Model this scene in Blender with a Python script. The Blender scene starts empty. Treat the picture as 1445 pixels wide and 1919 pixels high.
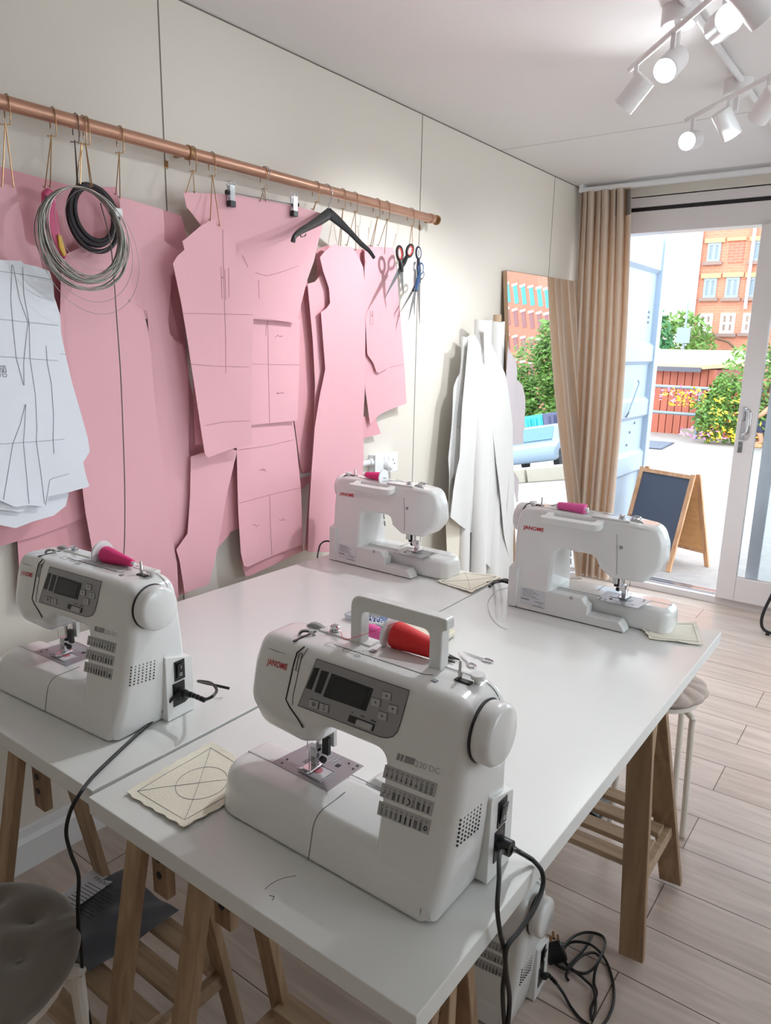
import bpy, bmesh, math, random
from mathutils import Vector, Matrix
random.seed(7)
PI = math.pi
sc = bpy.context.scene
COL = sc.collection

# ------------------------------------------------------------------ camera
F_PX, YAW, PITCH, ROLL = 1368.97, -0.632882, -0.224424, 0.0204476
W_PX, H_PX = 1445.0, 1919.0
CAM = Vector((0, 0, 1.535))
fw = Vector((math.sin(YAW)*math.cos(PITCH), math.cos(YAW)*math.cos(PITCH), math.sin(PITCH)))
rt = Vector((math.cos(YAW), -math.sin(YAW), 0))
up = rt.cross(fw)
rt2 = rt*math.cos(ROLL) + up*math.sin(ROLL)
up2 = -rt*math.sin(ROLL) + up*math.cos(ROLL)
cam_d = bpy.data.cameras.new('camera')
cam = bpy.data.objects.new('camera', cam_d)
COL.objects.link(cam)
M = Matrix.Identity(4)
for i in range(3):
    M[i][0] = rt2[i]; M[i][1] = up2[i]; M[i][2] = -fw[i]; M[i][3] = CAM[i]
cam.matrix_world = M
cam_d.sensor_fit = 'HORIZONTAL'; cam_d.sensor_width = 36.0
cam_d.lens = 36.0*F_PX/W_PX
cam_d.clip_start = 0.05; cam_d.clip_end = 800
sc.camera = cam

def ray(px, py):
    return rt2*((px-722.5)/F_PX) - up2*((py-959.5)/F_PX) + fw
def on(px, py, ax, v):
    """point of the plane axis=v seen at a pixel of the photograph"""
    d = ray(px, py); k = 'xyz'.index(ax)
    return CAM + d*((v-CAM[k])/d[k])
def onp(px, py, p0, n):
    d = ray(px, py); n = Vector(n)
    return CAM + d*(n.dot(Vector(p0)-CAM)/n.dot(d))

# ------------------------------------------------------------------ materials
def srgb(r, g, b):
    f = lambda c: (c/255/12.92) if c/255 <= .04045 else ((c/255+.055)/1.055)**2.4
    return (f(r), f(g), f(b), 1)
MATS = {}
def mat(name, rgb, rough=.5, metal=0., var=.04, scale=8., bump=0., bscale=60., coat=0., trans=0., spec=.5, stretch=None, sheen=0., emit=None, estr=0., subs=0., alpha=1.):
    if name in MATS: return MATS[name]
    m = bpy.data.materials.new(name); m.use_nodes = True
    nt = m.node_tree; N = nt.nodes; L = nt.links
    b = N['Principled BSDF']
    tc = N.new('ShaderNodeTexCoord'); mp = N.new('ShaderNodeMapping')
    L.new(tc.outputs['Object'], mp.inputs[0])
    if stretch: mp.inputs['Scale'].default_value = stretch
    nz = N.new('ShaderNodeTexNoise'); nz.inputs['Scale'].default_value = scale; nz.inputs['Detail'].default_value = 4
    L.new(mp.outputs[0], nz.inputs['Vector'])
    mx = N.new('ShaderNodeMix'); mx.data_type = 'RGBA'
    c = srgb(*rgb)
    mx.inputs[6].default_value = tuple(max(0, x*(1-var)) for x in c[:3])+(1,)
    mx.inputs[7].default_value = tuple(min(1, x*(1+var)) for x in c[:3])+(1,)
    L.new(nz.outputs['Fac'], mx.inputs[0]); L.new(mx.outputs[2], b.inputs['Base Color'])
    b.inputs['Roughness'].default_value = rough; b.inputs['Metallic'].default_value = metal
    b.inputs['Coat Weight'].default_value = coat; b.inputs['Transmission Weight'].default_value = trans
    b.inputs['Specular IOR Level'].default_value = spec
    b.inputs['Sheen Weight'].default_value = sheen
    b.inputs['Alpha'].default_value = alpha
    if subs: b.inputs['Subsurface Weight'].default_value = subs
    if emit:
        b.inputs['Emission Color'].default_value = srgb(*emit); b.inputs['Emission Strength'].default_value = estr
    if bump:
        n2 = N.new('ShaderNodeTexNoise'); n2.inputs['Scale'].default_value = bscale; n2.inputs['Detail'].default_value = 5
        L.new(mp.outputs[0], n2.inputs['Vector'])
        bp = N.new('ShaderNodeBump'); bp.inputs['Strength'].default_value = bump; bp.inputs['Distance'].default_value = .01
        L.new(n2.outputs['Fac'], bp.inputs['Height']); L.new(bp.outputs[0], b.inputs['Normal'])
    MATS[name] = m
    return m

m_wall = mat('wall_paint', (226, 220, 210), .7, var=.02, scale=2, bump=.03, bscale=40)
m_ceil = mat('ceiling_paint', (232, 228, 226), .7, var=.015, scale=2)
m_trim = mat('gloss_trim_paint', (232, 232, 234), .35, var=.015)
m_gap = mat('panel_gap', (120, 112, 104), .8)
m_table = mat('table_laminate', (228, 229, 226), .22, var=.012, scale=3, spec=.5)
m_tedge = mat('table_edge_laminate', (220, 219, 215), .35, var=.012, scale=3)
m_plastic = mat('machine_plastic', (228, 228, 227), .14, var=.008, scale=4, coat=.3)
m_plastic2 = mat('machine_plastic_satin', (226, 226, 224), .38, var=.008, scale=4)
m_seam = mat('machine_seam', (128, 126, 124), .6)
m_panel = mat('machine_grey_panel', (150, 150, 154), .35, metal=.3, var=.03)
m_lcd = mat('lcd_glass', (38, 41, 47), .08, var=.05)
m_black = mat('black_plastic', (24, 24, 26), .35, var=.1)
m_rubber = mat('black_rubber', (18, 18, 20), .42, var=.1)
m_chrome = mat('chrome', (205, 205, 208), .14, metal=1., var=.02)
m_steel = mat('brushed_steel', (160, 162, 166), .3, metal=1., var=.04, scale=30)
m_plate = mat('needle_plate_steel', (158, 156, 160), .3, metal=.35, var=.03)
m_red = mat('logo_red', (190, 32, 40), .4)
m_dark = mat('dark_print', (52, 52, 54), .6)
m_grey = mat('grey_print', (140, 140, 142), .5)
m_lgrey = mat('chart_sticker', (176, 177, 178), .45)
m_label = mat('rating_label', (214, 216, 220), .5)
m_copper = mat('copper_pipe', (196, 152, 130), .36, metal=.75, var=.2, scale=9)
m_brass = mat('brass_wire', (168, 132, 92), .32, metal=.9, var=.1)
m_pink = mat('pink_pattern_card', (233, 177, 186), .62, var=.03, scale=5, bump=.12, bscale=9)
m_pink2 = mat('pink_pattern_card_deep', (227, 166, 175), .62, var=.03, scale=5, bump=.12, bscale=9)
m_paper = mat('white_pattern_paper', (234, 238, 246), .65, var=.02, scale=5, bump=.12, bscale=9)
m_pencil = mat('pencil_line', (128, 84, 92), .8)
m_ink = mat('printed_line', (92, 96, 108), .8)
m_calico = mat('calico_cotton', (240, 234, 216), .85, var=.04, scale=40, bump=.2, bscale=250)
m_white_cloth = mat('white_cotton', (224, 223, 221), .85, var=.02, scale=14, bump=.25, bscale=14, sheen=.2)
m_cream_cloth = mat('cream_cotton', (236, 229, 212), .85, var=.03, scale=14, bump=.25, bscale=14, sheen=.2)
m_grey_cloth = mat('pale_lilac_cotton', (206, 198, 202), .85, var=.03, scale=14, bump=.25, bscale=14)
m_card = mat('cardboard_tube', (186, 160, 134), .8)
m_velvet = mat('grey_velvet', (112, 103, 95), .75, var=.1, scale=6, sheen=.6, bump=.1, bscale=30)
m_cush = mat('beige_cushion_fabric', (196, 180, 170), .85, var=.05, scale=20, bump=.2, bscale=200)
m_whitemetal = mat('white_powder_coat', (232, 226, 216), .35)
m_lampw = mat('lamp_white_enamel', (226, 222, 222), .35)
m_lampon = mat('lamp_lens_lit', (235, 255, 255), .3, emit=(225, 250, 255), estr=14)
m_upvc = mat('upvc_frame', (226, 220, 220), .32, var=.01)
m_pot = mat('socket_plastic', (236, 238, 240), .25)
m_thread_red = mat('red_thread', (226, 44, 48), .6, var=.12, scale=1, stretch=(500, 500, 500))
m_thread_pink = mat('pink_thread', (232, 52, 128), .6, var=.12, scale=1, stretch=(500, 500, 500))
m_thread_rose = mat('rose_thread', (226, 92, 160), .6, var=.12, scale=1, stretch=(500, 500, 500))
m_mirror = mat('mirror_glass', (240, 242, 242), .005, metal=1., var=0)
m_mirrorwood = mat('mirror_wood_edge', (170, 140, 112), .5)
m_toolpink = mat('pink_tool_handle', (206, 70, 120), .35)
m_yellow = mat('yellow_plastic', (226, 180, 60), .4)
m_blue = mat('blue_handle', (52, 84, 124), .35)
m_redhandle = mat('red_handle', (206, 70, 62), .4)
m_bag = mat('dark_translucent_bag', (98, 102, 112), .28, var=.4, scale=5, bump=.25, bscale=10, alpha=.82)
m_white_print = mat('printed_page', (226, 228, 238), .7, var=.01)

def wood_mat(name, c1, c2, axis='z', rough=.5, scale=1.):
    m = bpy.data.materials.new(name); m.use_nodes = True
    nt = m.node_tree; N = nt.nodes; L = nt.links; b = N['Principled BSDF']
    tc = N.new('ShaderNodeTexCoord'); mp = N.new('ShaderNodeMapping')
    L.new(tc.outputs['Object'], mp.inputs[0])
    s = [22*scale]*3; s['xyz'.index(axis)] = 1.6*scale
    mp.inputs['Scale'].default_value = s
    nz = N.new('ShaderNodeTexNoise'); nz.inputs['Scale'].default_value = 1.6; nz.inputs['Detail'].default_value = 6; nz.inputs['Distortion'].default_value = .8
    L.new(mp.outputs[0], nz.inputs['Vector'])
    cr = N.new('ShaderNodeValToRGB')
    cr.color_ramp.elements[0].position = .32; cr.color_ramp.elements[0].color = srgb(*c1)
    cr.color_ramp.elements[1].position = .68; cr.color_ramp.elements[1].color = srgb(*c2)
    L.new(nz.outputs['Fac'], cr.inputs[0]); L.new(cr.outputs[0], b.inputs['Base Color'])
    b.inputs['Roughness'].default_value = rough
    MATS[name] = m
    return m
m_wood = wood_mat('trestle_birch', (140, 112, 86), (174, 146, 116), 'z')
m_woodx = wood_mat('trestle_birch_slat', (156, 130, 104), (190, 164, 136), 'x')
m_boardwood = wood_mat('chalkboard_pine', (196, 142, 100), (226, 176, 134), 'z')
m_ply = wood_mat('plywood_back', (226, 164, 104), (240, 184, 124), 'x')
m_fence = wood_mat('red_timber', (170, 92, 72), (196, 112, 90), 'z', scale=.1)

def floor_mat():
    m = bpy.data.materials.new('laminate_planks'); m.use_nodes = True
    nt = m.node_tree; N = nt.nodes; L = nt.links; b = N['Principled BSDF']
    tc = N.new('ShaderNodeTexCoord'); mp = N.new('ShaderNodeMapping')
    L.new(tc.outputs['Object'], mp.inputs[0])
    mp.inputs['Location'].default_value = (.42, -.035, 0)
    br = N.new('ShaderNodeTexBrick'); br.offset = .37; br.offset_frequency = 2
    br.inputs['Scale'].default_value = 1; br.inputs['Mortar Size'].default_value = .0017
    br.inputs['Brick Width'].default_value = 1.36; br.inputs['Row Height'].default_value = .197
    br.inputs['Mortar Smooth'].default_value = 0.1
    br.inputs['Color1'].default_value = srgb(212, 197, 187); br.inputs['Color2'].default_value = srgb(202, 185, 174)
    br.inputs['Mortar'].default_value = srgb(98, 82, 70)
    L.new(mp.outputs[0], br.inputs['Vector'])
    m2 = N.new('ShaderNodeMapping'); m2.inputs['Scale'].default_value = (1.6, 16, 1); L.new(tc.outputs['Object'], m2.inputs[0])
    nz = N.new('ShaderNodeTexNoise'); nz.inputs['Scale'].default_value = 1.5; nz.inputs['Detail'].default_value = 7; nz.inputs['Distortion'].default_value = 1.2
    L.new(m2.outputs[0], nz.inputs['Vector'])
    cr = N.new('ShaderNodeValToRGB'); cr.color_ramp.elements[0].position = .35; cr.color_ramp.elements[1].position = .62
    cr.color_ramp.elements[0].color = (.58, .55, .52, 1); cr.color_ramp.elements[1].color = (1, 1, 1, 1)
    L.new(nz.outputs['Fac'], cr.inputs[0])
    mx = N.new('ShaderNodeMix'); mx.data_type = 'RGBA'; mx.blend_type = 'MULTIPLY'; mx.inputs[0].default_value = .5
    L.new(br.outputs['Color'], mx.inputs[6]); L.new(cr.outputs[0], mx.inputs[7]); L.new(mx.outputs[2], b.inputs['Base Color'])
    b.inputs['Roughness'].default_value = .3
    return m
m_floor = floor_mat()

def brick_mat(name, c1, c2, mortar, sc_=1., axes='xz'):
    m = bpy.data.materials.new(name); m.use_nodes = True
    nt = m.node_tree; N = nt.nodes; L = nt.links; b = N['Principled BSDF']
    tc = N.new('ShaderNodeTexCoord'); sp = N.new('ShaderNodeSeparateXYZ'); cb = N.new('ShaderNodeCombineXYZ')
    L.new(tc.outputs['Object'], sp.inputs[0])
    L.new(sp.outputs['XYZ'.index(axes[0].upper())], cb.inputs[0]); L.new(sp.outputs[2], cb.inputs[1])
    br = N.new('ShaderNodeTexBrick'); br.inputs['Scale'].default_value = sc_
    br.inputs['Mortar Size'].default_value = .012; br.inputs['Brick Width'].default_value = .3; br.inputs['Row Height'].default_value = .1
    br.inputs['Color1'].default_value = srgb(*c1); br.inputs['Color2'].default_value = srgb(*c2); br.inputs['Mortar'].default_value = srgb(*mortar)
    L.new(cb.outputs[0], br.inputs['Vector'])
    nz = N.new('ShaderNodeTexNoise'); nz.inputs['Scale'].default_value = .9; nz.inputs['Detail'].default_value = 5; L.new(tc.outputs['Object'], nz.inputs['Vector'])
    mx = N.new('ShaderNodeMix'); mx.data_type = 'RGBA'; mx.inputs[7].default_value = srgb(*[min(255, int(x*1.12)) for x in c1])
    L.new(nz.outputs['Fac'], mx.inputs[0]); L.new(br.outputs['Color'], mx.inputs[6]); L.new(mx.outputs[2], b.inputs['Base Color'])
    b.inputs['Roughness'].default_value = .9
    return m
m_brick = brick_mat('red_brick', (192, 132, 108), (182, 120, 96), (200, 154, 134))
m_brick2 = brick_mat('red_brick_far', (182, 112, 94), (164, 98, 82), (190, 160, 140))
m_gravel = mat('pale_gravel', (168, 161, 157), .95, var=.2, scale=9, bump=.6, bscale=45)
m_contw = mat('white_container_paint', (168, 186, 204), .5, var=.06, scale=3)
m_contc = mat('cyan_container_paint', (70, 196, 206), .5, var=.06, scale=3)
m_contn = mat('slate_container_paint', (92, 96, 128), .5, var=.06, scale=3)
m_chalk = mat('chalkboard_slate', (78, 84, 98), .55, var=.08, scale=4)
m_galv = mat('galvanised_rail', (140, 156, 170), .4, metal=.5, var=.06)
m_leafg = mat('bright_leaves', (104, 142, 66), .6, var=.35, scale=5)
m_leafd = mat('deep_leaves', (60, 118, 70), .6, var=.35, scale=5)
m_leafy = mat('yellow_flowers', (236, 206, 60), .6, var=.2, scale=6)
m_leafp = mat('pink_flowers', (226, 140, 200), .6, var=.2, scale=6)
m_bark = mat('bark', (120, 96, 78), .9)
m_roof = mat('cream_roof_sheet', (186, 178, 146), .7, var=.05)
m_stone = mat('yellow_stone', (200, 168, 126), .8, var=.08)
m_glassw = mat('outside_window_pane', (130, 148, 158), .12, var=.12, scale=.8)
m_cyanw = mat('turquoise_window_panel', (70, 190, 200), .4)
m_conc = mat('concrete_block', (170, 164, 152), .9, var=.1, scale=3)
m_car = mat('silver_blue_car_paint', (138, 158, 178), .25, metal=.3, var=.03)
m_carw = mat('white_car_paint', (176, 186, 196), .25, var=.02)
m_carglass = mat('car_glass', (90, 130, 160), .08)
m_tyre = mat('tyre_rubber', (40, 42, 46), .8)
m_gloss_glass = None
def glass_mat():
    m = bpy.data.materials.new('door_glass'); m.use_nodes = True
    nt = m.node_tree; N = nt.nodes; L = nt.links
    for n in list(N): N.remove(n)
    o = N.new('ShaderNodeOutputMaterial'); t = N.new('ShaderNodeBsdfTransparent'); g = N.new('ShaderNodeBsdfGlossy')
    t.inputs[0].default_value = (.93, .96, .97, 1); g.inputs['Roughness'].default_value = .02
    fr = N.new('ShaderNodeFresnel'); fr.inputs['IOR'].default_value = 1.45
    mx = N.new('ShaderNodeMixShader'); L.new(fr.outputs[0], mx.inputs[0]); L.new(t.outputs[0], mx.inputs[1]); L.new(g.outputs[0], mx.inputs[2])
    L.new(mx.outputs[0], o.inputs[0]); return m
m_glass = glass_mat()
def curtain_mat():
    m = bpy.data.materials.new('linen_curtain'); m.use_nodes = True
    nt = m.node_tree; N = nt.nodes; L = nt.links; b = N['Principled BSDF']; o = N['Material Output']
    tc = N.new('ShaderNodeTexCoord'); mp = N.new('ShaderNodeMapping'); mp.inputs['Scale'].default_value = (160, 160, 20)
    L.new(tc.outputs['Object'], mp.inputs[0])
    nz = N.new('ShaderNodeTexNoise'); nz.inputs['Scale'].default_value = 1; L.new(mp.outputs[0], nz.inputs['Vector'])
    cr = N.new('ShaderNodeValToRGB'); cr.color_ramp.elements[0].color = srgb(228, 214, 200); cr.color_ramp.elements[1].color = srgb(238, 226, 214)
    L.new(nz.outputs['Fac'], cr.inputs[0]); L.new(cr.outputs[0], b.inputs['Base Color']); b.inputs['Roughness'].default_value = .9
    tr = N.new('ShaderNodeBsdfTranslucent'); tr.inputs[0].default_value = srgb(226, 200, 170)
    mx = N.new('ShaderNodeMixShader'); mx.inputs[0].default_value = .42
    L.new(b.outputs[0], mx.inputs[1]); L.new(tr.outputs[0], mx.inputs[2]); L.new(mx.outputs[0], o.inputs[0]); return m
m_curtain = curtain_mat()
def gingham_mat():
    m = bpy.data.materials.new('blue_gingham'); m.use_nodes = True
    nt = m.node_tree; N = nt.nodes; L = nt.links; b = N['Principled BSDF']
    tc = N.new('ShaderNodeTexCoord'); ck = N.new('ShaderNodeTexChecker'); ck.inputs['Scale'].default_value = 160
    ck.inputs[1].default_value = srgb(40, 56, 104); ck.inputs[2].default_value = srgb(214, 220, 236)
    L.new(tc.outputs['Object'], ck.inputs['Vector']); L.new(ck.outputs[0], b.inputs['Base Color']); b.inputs['Roughness'].default_value = .9
    return m
m_gingham = gingham_mat()
m_denim = mat('pale_blue_print_cotton', (150, 178, 222), .85, var=.45, scale=70)
m_tray = mat('clear_plastic_tray', (232, 236, 240), .1, trans=.75)

# ------------------------------------------------------------------ mesh builder
class MB:
    def __init__(s): s.v = []; s.f = []
    def add(s, vs, fs):
        k = len(s.v); s.v += [Vector(v) for v in vs]; s.f += [[i+k for i in f] for f in fs]; return s
    def box(s, a, b, rot=None, c=None):
        x0, y0, z0 = a; x1, y1, z1 = b
        vs = [Vector(p) for p in ((x0,y0,z0),(x1,y0,z0),(x1,y1,z0),(x0,y1,z0),(x0,y0,z1),(x1,y0,z1),(x1,y1,z1),(x0,y1,z1))]
        if rot is not None:
            cc = Vector(c) if c is not None else (Vector(a)+Vector(b))/2
            vs = [cc + rot @ (v-cc) for v in vs]
        return s.add(vs, [(0,3,2,1),(4,5,6,7),(0,1,5,4),(1,2,6,5),(2,3,7,6),(3,0,4,7)])
    def beam(s, p, q, w, h, side=(1, 0, 0)):
        p = Vector(p); q = Vector(q); d = (q-p).normalized(); u = Vector(side); u = (u-d*u.dot(d)).normalized(); v = d.cross(u)
        vs = []
        for c in (p, q):
            for a, b in ((-1,-1),(1,-1),(1,1),(-1,1)): vs.append(c+u*a*w/2+v*b*h/2)
        return s.add(vs, [(0,3,2,1),(4,5,6,7),(0,1,5,4),(1,2,6,5),(2,3,7,6),(3,0,4,7)])
    def prism(s, pts, vec):
        """polygon extruded along vec"""
        n = len(pts); vec = Vector(vec); vs = [Vector(p) for p in pts]; vs += [v+vec for v in vs]
        return s.add(vs, [list(range(n))[::-1], [i+n for i in range(n)]]+[(i, (i+1) % n, (i+1) % n+n, i+n) for i in range(n)])
    def loft(s, rings, cap=True):
        n = len(rings[0]); vs = [p for r in rings for p in r]; fs = []
        for k in range(len(rings)-1):
            for i in range(n): j = (i+1) % n; fs.append((k*n+i, k*n+j, (k+1)*n+j, (k+1)*n+i))
        if cap: fs.append(list(range(n))[::-1]); fs.append([(len(rings)-1)*n+i for i in range(n)])
        return s.add(vs, fs)
    def tube(s, pts, r, n=8, closed=False, cap=True):
        pts = [Vector(p) for p in pts]
        if len(pts) < 2: return s
        rs = r if isinstance(r, (list, tuple)) else [r]*len(pts)
        rings = []; prev = None
        for i, p in enumerate(pts):
            a = pts[i-1] if (i > 0 or closed) else p; b = pts[(i+1) % len(pts)] if (i < len(pts)-1 or closed) else p
            d = (b-a)
            if d.length < 1e-9: d = Vector((0, 0, 1))
            d.normalize()
            if prev is None:
                prev = d.orthogonal().normalized()
            prev = (prev-d*prev.dot(d))
            if prev.length < 1e-6: prev = d.orthogonal()
            prev.normalize(); w = d.cross(prev)
            rings.append([p+(prev*math.cos(2*PI*k/n)+w*math.sin(2*PI*k/n))*rs[i] for k in range(n)])
        if closed:
            m = len(rings); vs = [q for R_ in rings for q in R_]
            fs = [(k*n+i, k*n+(i+1) % n, ((k+1) % m)*n+(i+1) % n, ((k+1) % m)*n+i) for k in range(m) for i in range(n)]
            return s.add(vs, fs)
        return s.loft(rings, cap)
    def cyl(s, p, q, r, r2=None, n=24):
        return s.tube([p, q], [r, r if r2 is None else r2], n)
    def lathe(s, prof, c=(0,0,0), axis=(0,0,1), n=28):
        """prof = [(radius, height)] along axis"""
        a = Vector(axis).normalized(); u = a.orthogonal().normalized(); w = a.cross(u); c = Vector(c)
        rings = [[c+a*h+(u*math.cos(2*PI*k/n)+w*math.sin(2*PI*k/n))*max(r, 1e-5) for k in range(n)] for r, h in prof]
        return s.loft(rings)
    def grid(s, fn, nu, nv):
        vs = [fn(i/nu, j/nv) for j in range(nv+1) for i in range(nu+1)]
        return s.add(vs, [(j*(nu+1)+i, j*(nu+1)+i+1, (j+1)*(nu+1)+i+1, (j+1)*(nu+1)+i) for j in range(nv) for i in range(nu)])
    def build(s, name, m, parent=None, weld=False, smooth=True, bevel=0., seg=3, solid=0., subd=0, ang=35, recalc=True, autos=True):
        me = bpy.data.meshes.new(name)
        me.from_pydata([tuple(v) for v in s.v], [], s.f)
        bm = bmesh.new(); bm.from_mesh(me)
        if weld: bmesh.ops.remove_doubles(bm, verts=bm.verts, dist=1e-5)
        if recalc: bmesh.ops.recalc_face_normals(bm, faces=bm.faces)
        if smooth and autos:
            for e in bm.edges:
                if len(e.link_faces) == 2 and e.calc_face_angle(0) > math.radians(ang): e.smooth = False
        for f_ in bm.faces: f_.smooth = smooth
        bm.to_mesh(me); bm.free()
        o = bpy.data.objects.new(name, me); COL.objects.link(o)
        if m: me.materials.append(m)
        if parent: o.parent = parent
        if solid:
            md = o.modifiers.new('thickness', 'SOLIDIFY'); md.thickness = solid; md.offset = 0
            md = o.modifiers.new('crisp_rim', 'EDGE_SPLIT'); md.split_angle = math.radians(60)
        if bevel:
            md = o.modifiers.new('bevel', 'BEVEL'); md.width = bevel; md.segments = seg; md.limit_method = 'ANGLE'; md.angle_limit = math.radians(ang)
            md.harden_normals = False
        if subd:
            md = o.modifiers.new('subsurf', 'SUBSURF'); md.levels = subd; md.render_levels = subd
        return o

def empty(name, loc=(0,0,0), rz=0.):
    o = bpy.data.objects.new(name, None); COL.objects.link(o); o.location = loc; o.rotation_euler = (0, 0, rz); o.empty_display_size = .05
    return o
def tag(o, label, cat, group=None, kind=None):
    o['label'] = label
    if cat: o['category'] = cat
    if group: o['group'] = group
    if kind: o['kind'] = kind
    return o
def struct(o, label=None):
    o['kind'] = 'structure'
    if label: o['label'] = label
    return o
def copy_tree(o, parent=None):
    c = o.copy(); COL.objects.link(c)
    if parent: c.parent = parent
    for ch in list(o.children): copy_tree(ch, c)
    return c
def catmull(P, n=8, closed=False):
    P = [Vector(p) for p in P]; out = []
    m = len(P); rng = m if closed else m-1
    for i in range(rng):
        p0 = P[(i-1) % m] if (closed or i > 0) else P[0]; p1 = P[i]; p2 = P[(i+1) % m]
        p3 = P[(i+2) % m] if (closed or i+2 < m) else P[-1]
        for k in range(n):
            t = k/n
            out.append(.5*((2*p1)+(-p0+p2)*t+(2*p0-5*p1+4*p2-p3)*t*t+(-p0+3*p1-3*p2+p3)*t**3))
    if not closed: out.append(P[-1])
    return out
def round_poly(pts, n=5):
    """pts = [(a,b,radius)] -> rounded polygon in 2D"""
    out = []; m = len(pts)
    for i in range(m):
        a = Vector(pts[i-1][:2]); b = Vector(pts[i][:2]); c = Vector(pts[(i+1) % m][:2]); r = pts[i][2] if len(pts[i]) > 2 else 0
        if r <= 0: out.append(b); continue
        u = (a-b); w = (c-b); lu, lw = u.length, w.length; u.normalize(); w.normalize()
        ang = u.angle(w); t = min(r/math.tan(ang/2), lu*.49, lw*.49)
        p, q = b+u*t, b+w*t
        for k in range(n+1):
            s = k/n; out.append(p*(1-s)**2+b*2*s*(1-s)+q*s*s)
    return out
def text_mesh(txt, size, fn, mb, shear=0., spacing=1., center=False, offset=0.):
    """lay flat lettering; fn(u, v) -> point"""
    cu = bpy.data.curves.new('t', 'FONT'); cu.body = txt; cu.size = size; cu.shear = shear; cu.space_character = spacing; cu.resolution_u = 3; cu.offset = offset
    cu.align_x = 'CENTER' if center else 'LEFT'
    ob = bpy.data.objects.new('t', cu); COL.objects.link(ob)
    dg = bpy.context.evaluated_depsgraph_get(); me = bpy.data.meshes.new_from_object(ob.evaluated_get(dg))
    mb.add([fn(v.co.x, v.co.y) for v in me.vertices], [list(p.vertices) for p in me.polygons])
    bpy.data.objects.remove(ob); bpy.data.curves.remove(cu); bpy.data.meshes.remove(me)
def text_fit(txt, A, B, upv, mb, bold=0., off=None):
    """lettering whose baseline runs A->B and whose capitals are as tall as upv"""
    tmp = MB(); text_mesh(txt, 1., lambda u, v: Vector((u, v, 0)), tmp, offset=bold)
    us = [v.x for v in tmp.v]; vs = [v.y for v in tmp.v]; u0, u1, v1 = min(us), max(us), max(vs)
    off = off or Vector(); mb.add([A+(B-A)*((v.x-u0)/(u1-u0))+upv*(v.y/v1)+off for v in tmp.v], tmp.f)
def quad_map(P):
    """bilinear map, P = TL, TR, BR, BL; u right, v down"""
    P = [Vector(p) for p in P]
    return lambda u, v: (P[0]*(1-u)+P[1]*u)*(1-v)+(P[3]*(1-u)+P[2]*u)*v

# ================================================================== ROOM
XW, YD, ZC, XR, YB = -1.96, 4.74, 2.52, 1.25, -1.6
def slab(name, a, b, m): return struct(MB().box(a, b).build(name, m, smooth=False))
slab('floor', (XW-.1, YB-.1, -.06), (XR+.1, YD+.12, 0), m_floor)
slab('ceiling', (XW-.1, YB-.1, ZC), (XR+.1, YD+.2, ZC+.08), m_ceil)
slab('wall_left', (XW-.1, YB-.1, 0), (XW, YD+.1, ZC), m_wall)
slab('wall_back', (XW, YB-.1, 0), (XR, YB, ZC), m_wall)
# right wall with two windows, unseen and added to light the room
added_wins = ((1.1, 2.5), (2.65, 4.2)); z0w, z1w = .75, 2.28
rw = MB().box((XR, YB, 0), (XR+.1, YD+.1, z0w)).box((XR, YB, z1w), (XR+.1, YD+.1, ZC)).box((XR, YB, z0w), (XR+.1, added_wins[0][0], z1w)).box((XR, added_wins[0][1], z0w), (XR+.1, added_wins[1][0], z1w)).box((XR, added_wins[1][1], z0w), (XR+.1, YD+.1, z1w))
struct(rw.build('wall_right', m_wall, smooth=False))
for k, (ya, yb_) in enumerate(added_wins):
    wf = MB()
    for y in (ya, (ya+yb_)/2-.025, yb_-.05): wf.box((XR+.02, y, z0w), (XR+.08, y+.05, z1w))
    for z in (z0w, z1w-.05): wf.box((XR+.02, ya, z), (XR+.08, yb_, z+.05))
    w1 = struct(wf.build('window_%d' % (k+1), m_upvc, smooth=False))
    MB().box((XR+.045, ya+.05, z0w+.05), (XR+.055, yb_-.05, z1w-.05)).build('pane', m_glass, w1, smooth=False)
# far wall around the door
slab('wall_far', (XW, YD, 2.44), (XR, YD+.1, ZC), m_wall)
slab('wall_far', (XW, YD, 0), (-1.90, YD+.1, 2.44), m_wall)
slab('wall_far', (XR-.15, YD, 0), (XR, YD+.1, 2.44), m_wall)
# panel joints of the plasterboard
for k, y in enumerate((1.511, 2.885, 4.283, .13)):
    struct(MB().box((XW-.001, y-.0018, 0), (XW+.0012, y+.0018, ZC)).build('trim_%d' % (k+1), m_gap, smooth=False))
struct(MB().box((XW, 3.60, ZC-.0012), (XR, 3.6035, ZC+.001)).build('trim_5', mat('ceiling_joint', (196, 192, 190), .8), smooth=False))
struct(MB().box((XW-.002, YB, ZC-.004), (XW+.002, YD, ZC-.001)).build('trim_6', m_gap, smooth=False))
# skirting
sk = MB(); prof = [(XW, 0), (XW+.02, 0), (XW+.02, .09), (XW+.012, .105), (XW+.008, .125), (XW, .13)]
sk.prism([(x, YB, z) for x, z in prof], (0, YD-YB, 0))
struct(sk.build('baseboard_left', m_trim, smooth=False))

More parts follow.
